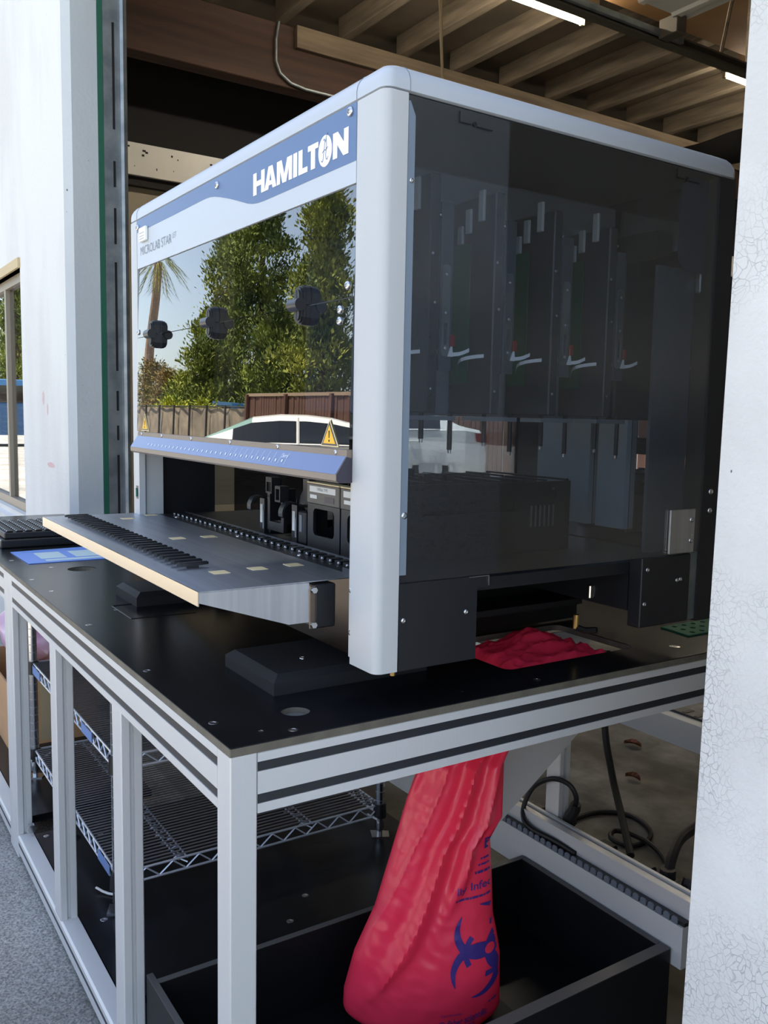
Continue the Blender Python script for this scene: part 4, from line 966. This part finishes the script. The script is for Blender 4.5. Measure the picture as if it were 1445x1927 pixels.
# gantry arm with pipetting channels
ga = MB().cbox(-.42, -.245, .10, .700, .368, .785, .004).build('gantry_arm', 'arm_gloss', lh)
MB().box(-1.05, -.05, .600, .640, .66, .70).build('traverse_rail', 'black_coat', lh)
stk = MB().box(-.2449, -.2440, .40, .56, .385, .49).build('label_reflection', 'sticker', ga)  # a label's reflection in the glossy arm, drawn as a grey plate
tl = MB()
for k in range(9):
    for (ya, yb) in ((.415, .47), (.485, .55)):
        if k in (3, 6): continue
        tl.box(-.2440, -.2437, ya, yb-.012*((k*7) % 3), .478-.0098*k, .4795-.0098*k)
tag(tl.build('reflected_lines', 'grey_print', stk), kind='stuff')
for k, y in enumerate((.165, .295, .425, .560)):
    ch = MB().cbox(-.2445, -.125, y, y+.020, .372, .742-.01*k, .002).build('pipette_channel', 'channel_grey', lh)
    MB().box(-.238, -.188, y-.0016, y-.0002, .425, .66).build('circuit_board', 'pcb_green', ch)
    for (xa, za, h_) in ((-.20, .675, .04), (-.165, .69, .05), (-.222, .66, .03)): MB().cbox(xa, xa+.014, y-.006, y-.0004, za, za+h_, .001).build('connector', 'white_panel', ch)
    MB().prism(rrect(y+.024, y+.040, .462, .605, .006, 3), -.1248, -.122, 'x', [rrect(y+.0285, y+.0355, .48, .515, .003, 3)]).build('slotted_bar', 'galv', ch)
    for z in (.475, .53, .590): screw((-.122, y+.032, z), .003, TO_X, ch)
    MB().box(-.127, -.1235, y+.0205, y+.0445, .44, .70-.01*k).build('channel_side', 'arm_grey', ch)
    for (yy, zz) in ((y+.006, .62), (y+.012, .545), (y+.008, .41), (y+.02, .68)): screw((-.1249, yy, zz), .0028, TO_X, ch)
    pts = smooth([(-.20, y-.012, .445), (-.17, y-.03, .462), (-.14, y+.01, .470), (-.12, y+.05, .466), (-.115, y+.075, .474)], 5)
    rb = MB(); n_ = len(pts)
    rb.add([tuple(p+Vector((0, 0, s*.003))) for p in pts for s in (-1, 1)], [(2*i, 2*i+1, 2*i+3, 2*i+2) for i in range(n_-1)]); rb.build('ribbon_cable', 'white_print', ch)
    MB().prism([(y+.036, .462), (y+.046, .462), (y+.044, .484)], -.1215, -.1195, 'x').build('white_clip', 'white_print', ch)
    MB().cbox(-.1215, -.117, y+.040, y+.048, .478, .496, .001).build('red_clip', 'red_wire', ch)
    for j, (yy, zz) in enumerate(((y+.008, .330-.006*k), (y+.066, .312-.004*k))):
        r_ = MB(); r_.cyl((-.15, yy, .375), (-.15, yy, zz), .0042, 10); q = r_.build('pipette_rod', 'black_plastic', ch, True)
        MB().cyl((-.15, yy, zz), (-.15, yy, zz-.006), .003, 8).build('rod_tip', 'steel', q)
    MB().box(-.175, -.12, y-.02, y+.055, .3605, .3675).build('drip_guard', 'sticker', ch)

# ================================================================== CARRIERS ON THE DECK
ZD = .1182
def tip_carrier(x0, x1, label, title):
    t = thing('tip_carrier', ((x0+x1)/2, .33, ZD), label, 'tip carrier', 'grey labelled tip carriers')
    xm = (x0+x1)/2; y0, y1 = .125, .56
    # front frame with a window
    MB().prism([(x0, ZD), (x1, ZD), (x1, .200), (x0, .200)], y0, y0+.006, 'y', [rrect(x0+.022, x1-.020, .142, .192, .010, 4)]).build('front_frame', 'black_plastic', t)
    fp = MB().cbox(x0, x1, y0-.002, y0+.02, .2005, .238, .0015).build('label_plate', 'arm_plate', t)
    MB().box(x0+.012, x1-.012, y0-.0028, y0-.002, .2225, .2335).build('name_strip', 'white_tag', fp)
    v, f = text_mesh(title, 1, .01); v = fit2d(v, x0+.042, x1-.040, .2250, .2315); MB().add([(p[0], y0-.0030, p[1]) for p in v], f).build('name_text', 'grey_print', fp)
    MB().box(x0+.014, x0+.040, y0-.0028, y0-.002, .2105, .2175).build('small_label', 'white_tag', fp)
    MB().box(x1-.052, x1-.018, y0-.0026, y0-.002, .2065, .2165).build('etched_box', 'bar_dark', fp)
    MB().box(x0, x1, y0-.002, y0+.02, .238, .2405).build('top_edge', 'cream', fp)
    for sx in (x0, x1-.004):
        MB().prism([(y0+.006, ZD), (y1, ZD), (y1, .250), (y0+.02, .250), (y0+.006, .200)], sx, sx+.004, 'x', [rrect(y0+.085, y0+.30, .196, .222, .006, 3), rrect(y0+.040, y0+.054, .150, .232, .006, 3), rrect(y1-.05, y1-.036, .218, .238, .006, 3)]).build('side_plate', 'black_coat', t)
    MB().box(x0+.0042, x1-.0042, y0+.03, y1-.01, .205, .232).build('inner_tray', 'black_satin', t)
    g = MB()
    for k in range(8): g.box(x0+.002, x1-.002, y0+.04+.055*k, y0+.046+.055*k, .250, .2535)
    g.build('top_grid_bars', 'black_plastic', t)
    for k in range(3):
        cl = MB(); yy = y0+.05+.05*k; cl.box(x1-.03, x1-.026, yy, yy+.016, .2535, .268); cl.box(x1-.03, x1-.012, yy, yy+.016, .264, .268); cl.box(x1-.016, x1-.012, yy, yy+.016, .2535, .264); cl.build('clip', 'black_plastic', t)
    vt = MB()
    for k in range(6): vt.box(x1, x1+.0008, y1-.10+.011*k, y1-.096+.011*k, .165, .205)
    vt.build('vent_bars', 'galv', t)
mat('arm_plate', (92, 90, 84), .4)
tip_carrier(-.449, -.327, 'grey carrier labelled 1000 microlitre tips, left one of the pair', '1000µL TIPS')
tip_carrier(-.322, -.200, 'grey tip carrier partly hidden by the instrument corner post', '1000µL TIPS')
def hook_carrier(x0, label, tall):
    t = thing('plate_carrier', (x0+.02, .3, ZD), label, 'plate carrier', 'black carriers with hook handles')
    y0 = .125; zt = .215 if tall else .165
    MB().cbox(x0, x0+.030, y0+.01, .52, ZD, .137, .002).build('base_bar', 'black_plastic', t)
    MB().prism([(y0, ZD), (y0+.02, ZD), (y0+.02, .180), (y0+.012, .190), (y0, .190)], x0+.004, x0+.026, 'x').build('upright', 'black_plastic', t)
    pts = smooth([(x0+.015, y0+.012, .185), (x0+.013, y0-.002, .196), (x0+.010, y0-.018, .194), (x0+.008, y0-.026, .180), (x0+.008, y0-.026, .168)], 4)
    b = MB(); n_ = len(pts)
    for s in (0, 1): pass
    vs = []
    for p in pts: vs += [tuple(p+Vector((-.009, 0, 0))), tuple(p+Vector((.009, 0, 0))), tuple(p+Vector((.009, .003, -.003))), tuple(p+Vector((-.009, .003, -.003)))]
    fs = []
    for i in range(n_-1):
        for k in range(4): fs.append((4*i+k, 4*i+(k+1) % 4, 4*i+4+(k+1) % 4, 4*i+4+k))
    fs += [(0, 1, 2, 3), (4*n_-1, 4*n_-2, 4*n_-3, 4*n_-4)]
    b.add(vs, fs).build('handle', 'black_plastic', t, True)
    MB().box(x0+.008, x0+.018, y0-.001, y0, .140, .178).build('barcode_label', 'white_tag', t)
    MB().box(x0+.020, x0+.025, y0-.001, y0, .128, .166).build('small_label', 'sticker', t)
    if tall:
        fr_ = MB(); fr_.box(x0+.032, x0+.108, y0+.004, y0+.012, .128, .146); fr_.box(x0+.032, x0+.044, y0+.004, y0+.03, .146, .232); fr_.box(x0+.096, x0+.108, y0+.004, y0+.03, .146, .216)
        fr_.build('open_frame', 'black_plastic', t)
        q = MB(); q.box(x0+.032, x0+.06, y0, y0+.02, .226, .236); q.box(x0+.032, x0+.036, y0, y0+.02, .206, .226); q.box(x0+.056, x0+.060, y0, y0+.02, .206, .226); q.box(x0+.032, x0+.060, y0, y0+.02, .203, .207); q.build('square_clip', 'black_satin', t)
        q = MB(); q.box(x0+.088, x0+.112, y0-.006, y0+.014, .216, .222); q.box(x0+.088, x0+.092, y0-.006, y0+.014, .194, .216); q.box(x0+.108, x0+.112, y0-.006, y0+.014, .194, .216); q.box(x0+.088, x0+.112, y0-.006, y0+.014, .190, .194); q.build('square_clip', 'black_satin', t)
        MB().cyl((x0+.046, y0+.10, .190), (x0+.096, y0+.10, .190), .02, 14).build('roller', 'black_satin', t, True)
        for k in range(3): MB().cyl((x0+.056+.014*k, y0+.06, .146), (x0+.056+.014*k, y0+.06, .190), .0022, 6).build('pin', 'black_satin', t)
        MB().cbox(x0+.034, x0+.106, y0+.05, .5, .1455, .150, .001).build('floor_strip', 'black_satin', t)
    else:
        MB().prism([(x0+.0, .19), (x0+.0, .205), (x0+.012, .218), (x0+.012, .240), (x0+.036, .240), (x0+.036, .19)], y0+.02, y0+.05, 'y').build('back_plate', 'black_coat', t)
        MB().cbox(x0+.034, x0+.064, y0-.002, y0+.03, ZD, .182, .003).build('side_block', 'black_plastic', t)
        MB().box(x0+.042, x0+.052, y0-.003, y0-.002, .142, .174).build('side_label', 'sticker', t)
hook_carrier(-.668, 'black open carrier with a curved hook handle, farther from the tips', True)
hook_carrier(-.520, 'black carrier with a curved hook handle right beside the tip carriers', False)
# green perforated strip lying behind the instrument
gs = MB().prism([(-.165, .800), (-.085, .790), (-.085, .965), (-.165, .975)], -.0598, -.0568, 'z', [circle(-.150+.025*i, .825+.03*j-.003*i, .006, 10) for i in range(3) for j in range(5)])
tag(gs.build('perforated_strip', 'green_perf'), 'green perforated strip lying behind the instrument near the crackled wall', 'strip')

# ================================================================== THE YARD BEHIND THE CAMERA (seen mirrored in the glass)
# --- white car, side on
CA = Vector((-12.0, -5.95, G)); CF = Vector((-.451, .892, 0)); CS = Vector((.892, .451, 0))   # forward, near side
def cw(s, l, z): return CA+CF*(2.75-s)+CS*(l-.0)+Vector((0, 0, z))      # s from nose, l lateral (0 = near side, negative = away)
car = thing('car', tuple(CA+CS*-.9), 'white sedan parked in the yard, mirrored in the front glass', 'car')
hood = [(0, .62), (.15, .70), (.5, .80), (1.0, .90), (1.12, .94), (2.0, 1.37), (2.45, 1.44), (2.9, 1.455), (3.3, 1.43), (3.75, 1.34), (4.25, 1.08), (4.35, 1.05), (4.62, 1.0), (4.72, .92), (4.76, .70)]
belt = [(0, .60), (.15, .66), (.5, .74), (1.0, .84), (1.12, .88), (2.0, .93), (2.45, .94), (2.9, .95), (3.3, .965), (3.75, .98), (4.25, .99), (4.35, .99), (4.62, .95), (4.72, .86), (4.76, .66)]
rows_n = 8
def section(i):
    s, zt = hood[i]; zb = belt[i][1]; gh = zt-zb
    end = min(1, s/.5, (4.76-s)/.4)
    hw = .90*(.80+.20*max(0, min(1, end))**.5)
    tum = min(.28, gh*.62)
    # half profile from sill to roof centre: (lateral offset from centre line, height)
    return s, [(hw-.06, .24), (hw, .45), (hw+.005, .65 if zb > .7 else zb*.85), (hw-.01, zb), (hw-.03-tum*.08, zb+gh*.08), (hw-.03-tum*.82, zb+gh*.80), (hw-.03-tum*1.15-.05*min(1, gh*4), zb+gh*.97), (hw*.35, zt+.012*min(1, gh*3)), (0, zt+.018*min(1, gh*3))]
secs = []
import bisect
fine = []
for i in range(len(hood)-1):
    for k in range(3): fine.append((i, k/3))
fine.append((len(hood)-2, 1.0))
def sec_at(i, t):
    s0, p0 = section(i); s1, p1 = section(i+1)
    return s0+(s1-s0)*t, [(a[0]+(b[0]-a[0])*t, a[1]+(b[1]-a[1])*t) for a, b in zip(p0, p1)]
secs = [sec_at(i, t) for i, t in fine]
body, glass, wsh = MB(), MB(), MB()
nR = 9
for side in (1, -1):
    V = [[cw(s, -.9+side*p[0], p[1]) for p in pr] for s, pr in secs]
    for i in range(len(V)-1):
        sm = (secs[i][0]+secs[i+1][0])/2
        for j in range(nR-1):
            quad = [V[i][j], V[i+1][j], V[i+1][j+1], V[i][j+1]]
            isg = (j == 4 and 1.62 < sm < 4.0 and not (2.72 < sm < 2.80))
            isw = (j in (5, 6, 7) and 1.18 < sm < 1.97) or (j in (6, 7) and 3.85 < sm < 4.22)
            (wsh if isw else glass if isg else body).add(quad, [(0, 1, 2, 3)])
bo_ = body.build('body', 'car_white', car, True); glass.build('side_windows', 'car_glass', car, True); wsh.build('windscreens', 'car_shade', car, True)
MB().tube([cw(2.76, -.90+.858, .96), cw(2.74, -.9+.66, 1.40)], .028, 6).build('door_pillar', 'car_white', car)
MB().tube([cw(s, -.9+.895, belt_z) for s, belt_z in ((1.5, .915), (2.2, .945), (3.0, .965), (3.9, .99))], .012, 5).build('chrome_trim', 'steel', car)
MB().cbox(-.05, .05, -.10, .10, 0, .06, .02).build('roof_fin', 'car_white', car).matrix_world = Matrix.Translation(cw(3.62, -.9, 1.385))@Matrix.Rotation(math.atan2(CF.y, CF.x), 4, 'Z')
for s in (.95, 3.75):
    for l in (-.02, -1.72):
        wh = MB(); wh.cyl(cw(s, l, .32), cw(s, l-.2, .32), .32, 22); wo = wh.build('wheel', 'tyre', car)
        MB().cyl(cw(s, l+.012, .32), cw(s, l, .32), .21, 16).build('rim', 'steel', wo)
for l in (-.10, -1.58): MB().add([cw(4.55, l+.09, .80), cw(4.77, l-.05, .78), cw(4.77, l-.05, .93), cw(4.52, l+.10, .95)], [(0, 1, 2, 3)]).build('tail_lamp', 'tail_red', car)
for s, l in ((2.75, -.45),): MB().cbox(-.12, .12, -.18, .18, 0, .35, .06).build('head_rest', 'seat_red', car).matrix_world = Matrix.Translation(cw(s, l, .86))
for s in (2.55, 3.45): MB().tube([cw(s-.09, .012, .80), cw(s+.09, .012, .80)], .016, 6).build('door_handle', 'car_white', car)
MB().cbox(-.09, .09, -.08, .08, 0, .12, .03).build('mirror', 'car_white', car).matrix_world = Matrix.Translation(cw(1.72, .06, .92))
# --- wooden fence
fw = thing('wood_fence', (-13, -9.5, G), 'brown upright board fence behind the white car', 'fence')
bm_ = MB().cbox(-.068, .068, -.012, .012, .05, 2.06, .004).mesh('board', 'fence_wood')
rr = random.Random(3)
for i in range(190):
    o = link('board', bm_, fw, loc=(-22.0+.147*i, -9.5+rr.uniform(-.012, .012), G)); o.scale = (1, 1, rr.uniform(.985, 1.01))
MB().box(-22.1, 6, -9.53, -9.46, G+2.05, G+2.13).build('top_rail', 'fence_rail', fw); 
for i in range(12): MB().cbox(-22.1+2.4*i, -22.0+2.4*i, -9.48, -9.39, G, G+2.10, .008).build('post', 'fence_wood', fw)
# --- screened chain fence
fs_ = thing('screen_fence', (-28, -9.5, G), 'grey fabric-screened fence with dark posts left of the board fence', 'fence')
for i in range(10):
    x0 = -22.1-(i+1)*1.45
    b = MB().grid(lambda u, v, x0=x0, i=i: Vector((x0+1.45*u, -9.55+.05*noise.noise(Vector(((x0+1.45*u)*3, v*3, .5)))+.03*math.sin(6*(x0+1.45*u)+3*v), G+.06+1.66*v)), 16, 10)
    b.build('screen_panel', 'screen', fs_, True)
    MB().cyl((x0, -9.42, G), (x0, -9.42, G+1.80), .035, 8).build('post', 'post_dark', fs_)
MB().cyl((-36.7, -9.5, G+1.76), (-22.1, -9.5, G+1.76), .022, 6).build('top_rail', 'post_dark', fs_)
# --- trees
def clump(b, c, r, n, rr, sz, up=.7):
    """tuft of needle sprays pointing outwards and upwards"""
    V, F = b.v, b.f
    for _ in range(n):
        x, y, z = rr.gauss(0, .45), rr.gauss(0, .45), rr.gauss(0, .5)
        qx, qy, qz = c.x+x*r, c.y+y*r, c.z+z*r
        dx, dy, dz = x+rr.uniform(-.5, .5), y+rr.uniform(-.5, .5), z*.5+up+rr.uniform(-.4, .5)
        l = math.sqrt(dx*dx+dy*dy+dz*dz)+1e-6; s = sz*rr.uniform(.6, 1.4); dx, dy, dz = dx/l*s, dy/l*s, dz/l*s
        tx, ty, tz = rr.uniform(-1, 1), rr.uniform(-1, 1), rr.uniform(-.6, .6); wv = s*.26
        k = len(V); V += [(qx-tx*wv*.6, qy-ty*wv*.6, qz-tz*wv*.6), (qx+dx*.5+tx*wv, qy+dy*.5+ty*wv, qz+dz*.5+tz*wv), (qx+dx, qy+dy, qz+dz), (qx+dx*.5-tx*wv, qy+dy*.5-ty*wv, qz+dz*.5-tz*wv)]
        F.append((k, k+1, k+2, k+3))
def raw_build(b, name, m, parent):
    me = bpy.data.meshes.new(name); me.from_pydata([tuple(v) for v in b.v], [], b.f); me.update(); me.materials.append(MATS[m]); return link(name, me, parent)
def conifer(x, y, h, rad, seed, label, m='needles', n=230, base=.12):
    rr = random.Random(seed); t = thing('conifer_tree', (x, y, G), label, 'tree', 'conifers behind the fences')
    MB().tube([(x, y, G), (x+.1, y, G+h*.5), (x, y, G+h*.96)], .22, 8, True, .03).build('trunk', 'trunk', t)
    fo = MB()
    for k in range(n):
        u = rr.random()**.9; z = G+h*(base+(1-base)*u); R_ = rad*(1-u)**.7*(.7+.3*math.sin(u*23+seed*2))+.10
        a = rr.uniform(0, 2*PI)
        for q in (1.0, .72, .45):
            c = Vector((x+R_*q*math.cos(a), y+R_*q*math.sin(a), z+.10*R_*(q-.5)+rr.uniform(-.12, .12)))
            clump(fo, c, .20+.10*q+.10*rr.random(), 26, rr, .17, .9)
    raw_build(fo, 'foliage', m, t)
conifer(-33.0, -14.6, 13.5, 2.7, 1, 'tall dense conifer in the middle of the mirrored trees', 'needles', 420)
conifer(-37.5, -15.0, 10.4, 2.1, 2, 'narrower conifer next to the palm tree', 'needles2', 240)
conifer(-29.6, -15.2, 7.4, 2.2, 3, 'shorter dense conifer between the tallest one and the rightmost one', 'needles', 260)
conifer(-25.6, -13.6, 9.6, 2.0, 4, 'rightmost conifer, its pointed top against the sky', 'needles2', 280)
conifer(-22.3, -15.5, 8.2, 2.2, 5, 'conifer at the right end of the row, mostly hidden by the corner post', 'needles', 220)
conifer(-34.2, -13.0, 5.6, 1.7, 6, 'low bushy conifer in front of the tall one', 'needles2', 170)
conifer(-28.3, -13.2, 5.2, 1.9, 7, 'low bushy conifer right above the board fence end', 'needles', 170)
conifer(-49.0, -8.0, 7.5, 2.6, 8, 'broad conifer mirrored only in the wall window, nearest of three', 'needles', 160)
conifer(-57.0, -9.5, 8.5, 2.8, 9, 'conifer mirrored only in the wall window, middle of three', 'needles2', 160)
conifer(-66.0, -11.5, 9.5, 3.0, 10, 'conifer mirrored only in the wall window, farthest of three', 'needles', 160)
def bush(x, y, w_, h, seed, label, m, name='bush', n=90, cat='bush', group=None):
    rr = random.Random(seed); t = thing(name, (x, y, G), label, cat, group)
    for k in range(3): MB().tube([(x+.1*k, y, G), (x+.3*(k-1), y, G+h*.5), (x+.6*(k-1)*w_, y+.1, G+h*.8)], .05, 6, True, .015).build('stem', 'trunk', t)
    fo = MB()
    for k in range(n):
        a = rr.uniform(0, 2*PI); u = rr.random(); q = rr.random()**.5
        R_ = w_*math.sin(PI*(.15+.8*u))
        clump(fo, Vector((x+R_*q*math.cos(a), y+R_*q*math.sin(a)*.6, G+.3+h*u*.9)), .32, 60, rr, .14, .3)
    raw_build(fo, 'foliage', m, t)
bush(-43.0, -13.6, 2.0, 4.2, 11, 'rusty leaved broad tree below the palm', 'bush_orange', 'small_tree', 150, 'tree')
bush(-39.6, -13.2, 1.6, 3.6, 12, 'rusty green small tree between the palm and the conifers', 'bush_orange', 'small_tree', 110, 'tree')
bush(-36.0, -12.6, 1.3, 3.2, 13, 'olive green shrub above the fabric fence', 'needles2', 'shrub', 90)
bush(-32.6, -11.0, 1.5, 1.75, 14, 'bright yellow green hedge just above the fabric fence', 'hedge_yellow', 'hedge', 90)
bush(-29.6, -11.0, 1.2, 1.65, 15, 'smaller bright green hedge nearer the board fence', 'hedge_yellow', 'hedge', 70)
# --- palm
pt = thing('palm_tree', (-45.2, -14, G), 'slender leaning palm tree at the left of the mirrored view', 'tree')
tp = smooth([(-45.6, -14, G), (-45.2, -14, 1.6), (-45.0, -14, 4.2), (-44.3, -14, 6.6), (-44.1, -14, 8.3)], 6)
MB().tube(tp, .27, 10, True, .20).build('trunk', 'palm_trunk', pt)
rr = random.Random(9)
for k in range(34):
    a = 2*PI*k/34+rr.uniform(-.1, .1); el = rr.uniform(-.7, 1.1); Lf = rr.uniform(1.0, 1.45); b = MB(); c = Vector((-44.1, -14, 8.45))
    pts = []
    for i in range(9):
        t = i/8; pts.append(c+Vector((math.cos(a)*math.cos(el)*Lf*t, math.sin(a)*math.cos(el)*Lf*t, math.sin(el)*Lf*t-.75*Lf*t*t)))
    sd = Vector((-math.sin(a), math.cos(a), 0))
    for i in range(3, 9):
        p = pts[i]
        for s in (-1, 1):
            for q in (.3, .7, 1.0): b.add([p, p+Vector((0, 0, .02)), p+sd*s*.30*q+(pts[8]-pts[3]).normalized()*.42+Vector((0, 0, -.12*q))], [(0, 1, 2)])
    for i in range(8): b.add([pts[i]-sd*.015, pts[i]+sd*.015, pts[i+1]+sd*.012, pts[i+1]-sd*.012], [(0, 1, 2, 3)])
    raw_build(b, 'frond', 'palm_leaf', pt)
# --- blue vans beyond the fence
def van(x, y, label):
    t = thing('blue_van', (x, y, G), label, 'van', 'blue vans beyond the fence')
    MB().prism([(x-1.1, G+.35), (x+1.1, G+.35), (x+1.15, G+1.3), (x+.85, G+2.05), (x-1.0, G+2.12), (x-1.1, G+1.9)], y-4.2, y, 'y').build('body', 'van_blue', t)
    MB().prism([(x-.9, G+1.35), (x+.9, G+1.35), (x+.72, G+1.95), (x-.85, G+1.98)], y, y+.02, 'y').build('windscreen', 'car_glass', t)
    MB().prism([(y-3.9, G+1.35), (y-.2, G+1.35), (y-.3, G+1.85), (y-3.9, G+1.9)], x+1.12, x+1.16, 'x').build('side_window', 'car_glass', t)
    for yy in (y-.8, y-3.4):
        for xx in (x-1.1, x+.9): MB().cyl((xx, yy, G+.34), (xx+.2, yy, G+.34), .34, 14).build('wheel', 'tyre', t)
van(-30.6, -12.2, 'blue van seen over the fabric fence, nearer the hedge')
van(-27.2, -12.6, 'blue van seen over the fence, nearer the board fence')
van(-30.0, -2.2, 'blue van added only to darken the reflection in the wall window')  # extra van, added to darken the mirrored yard in the window
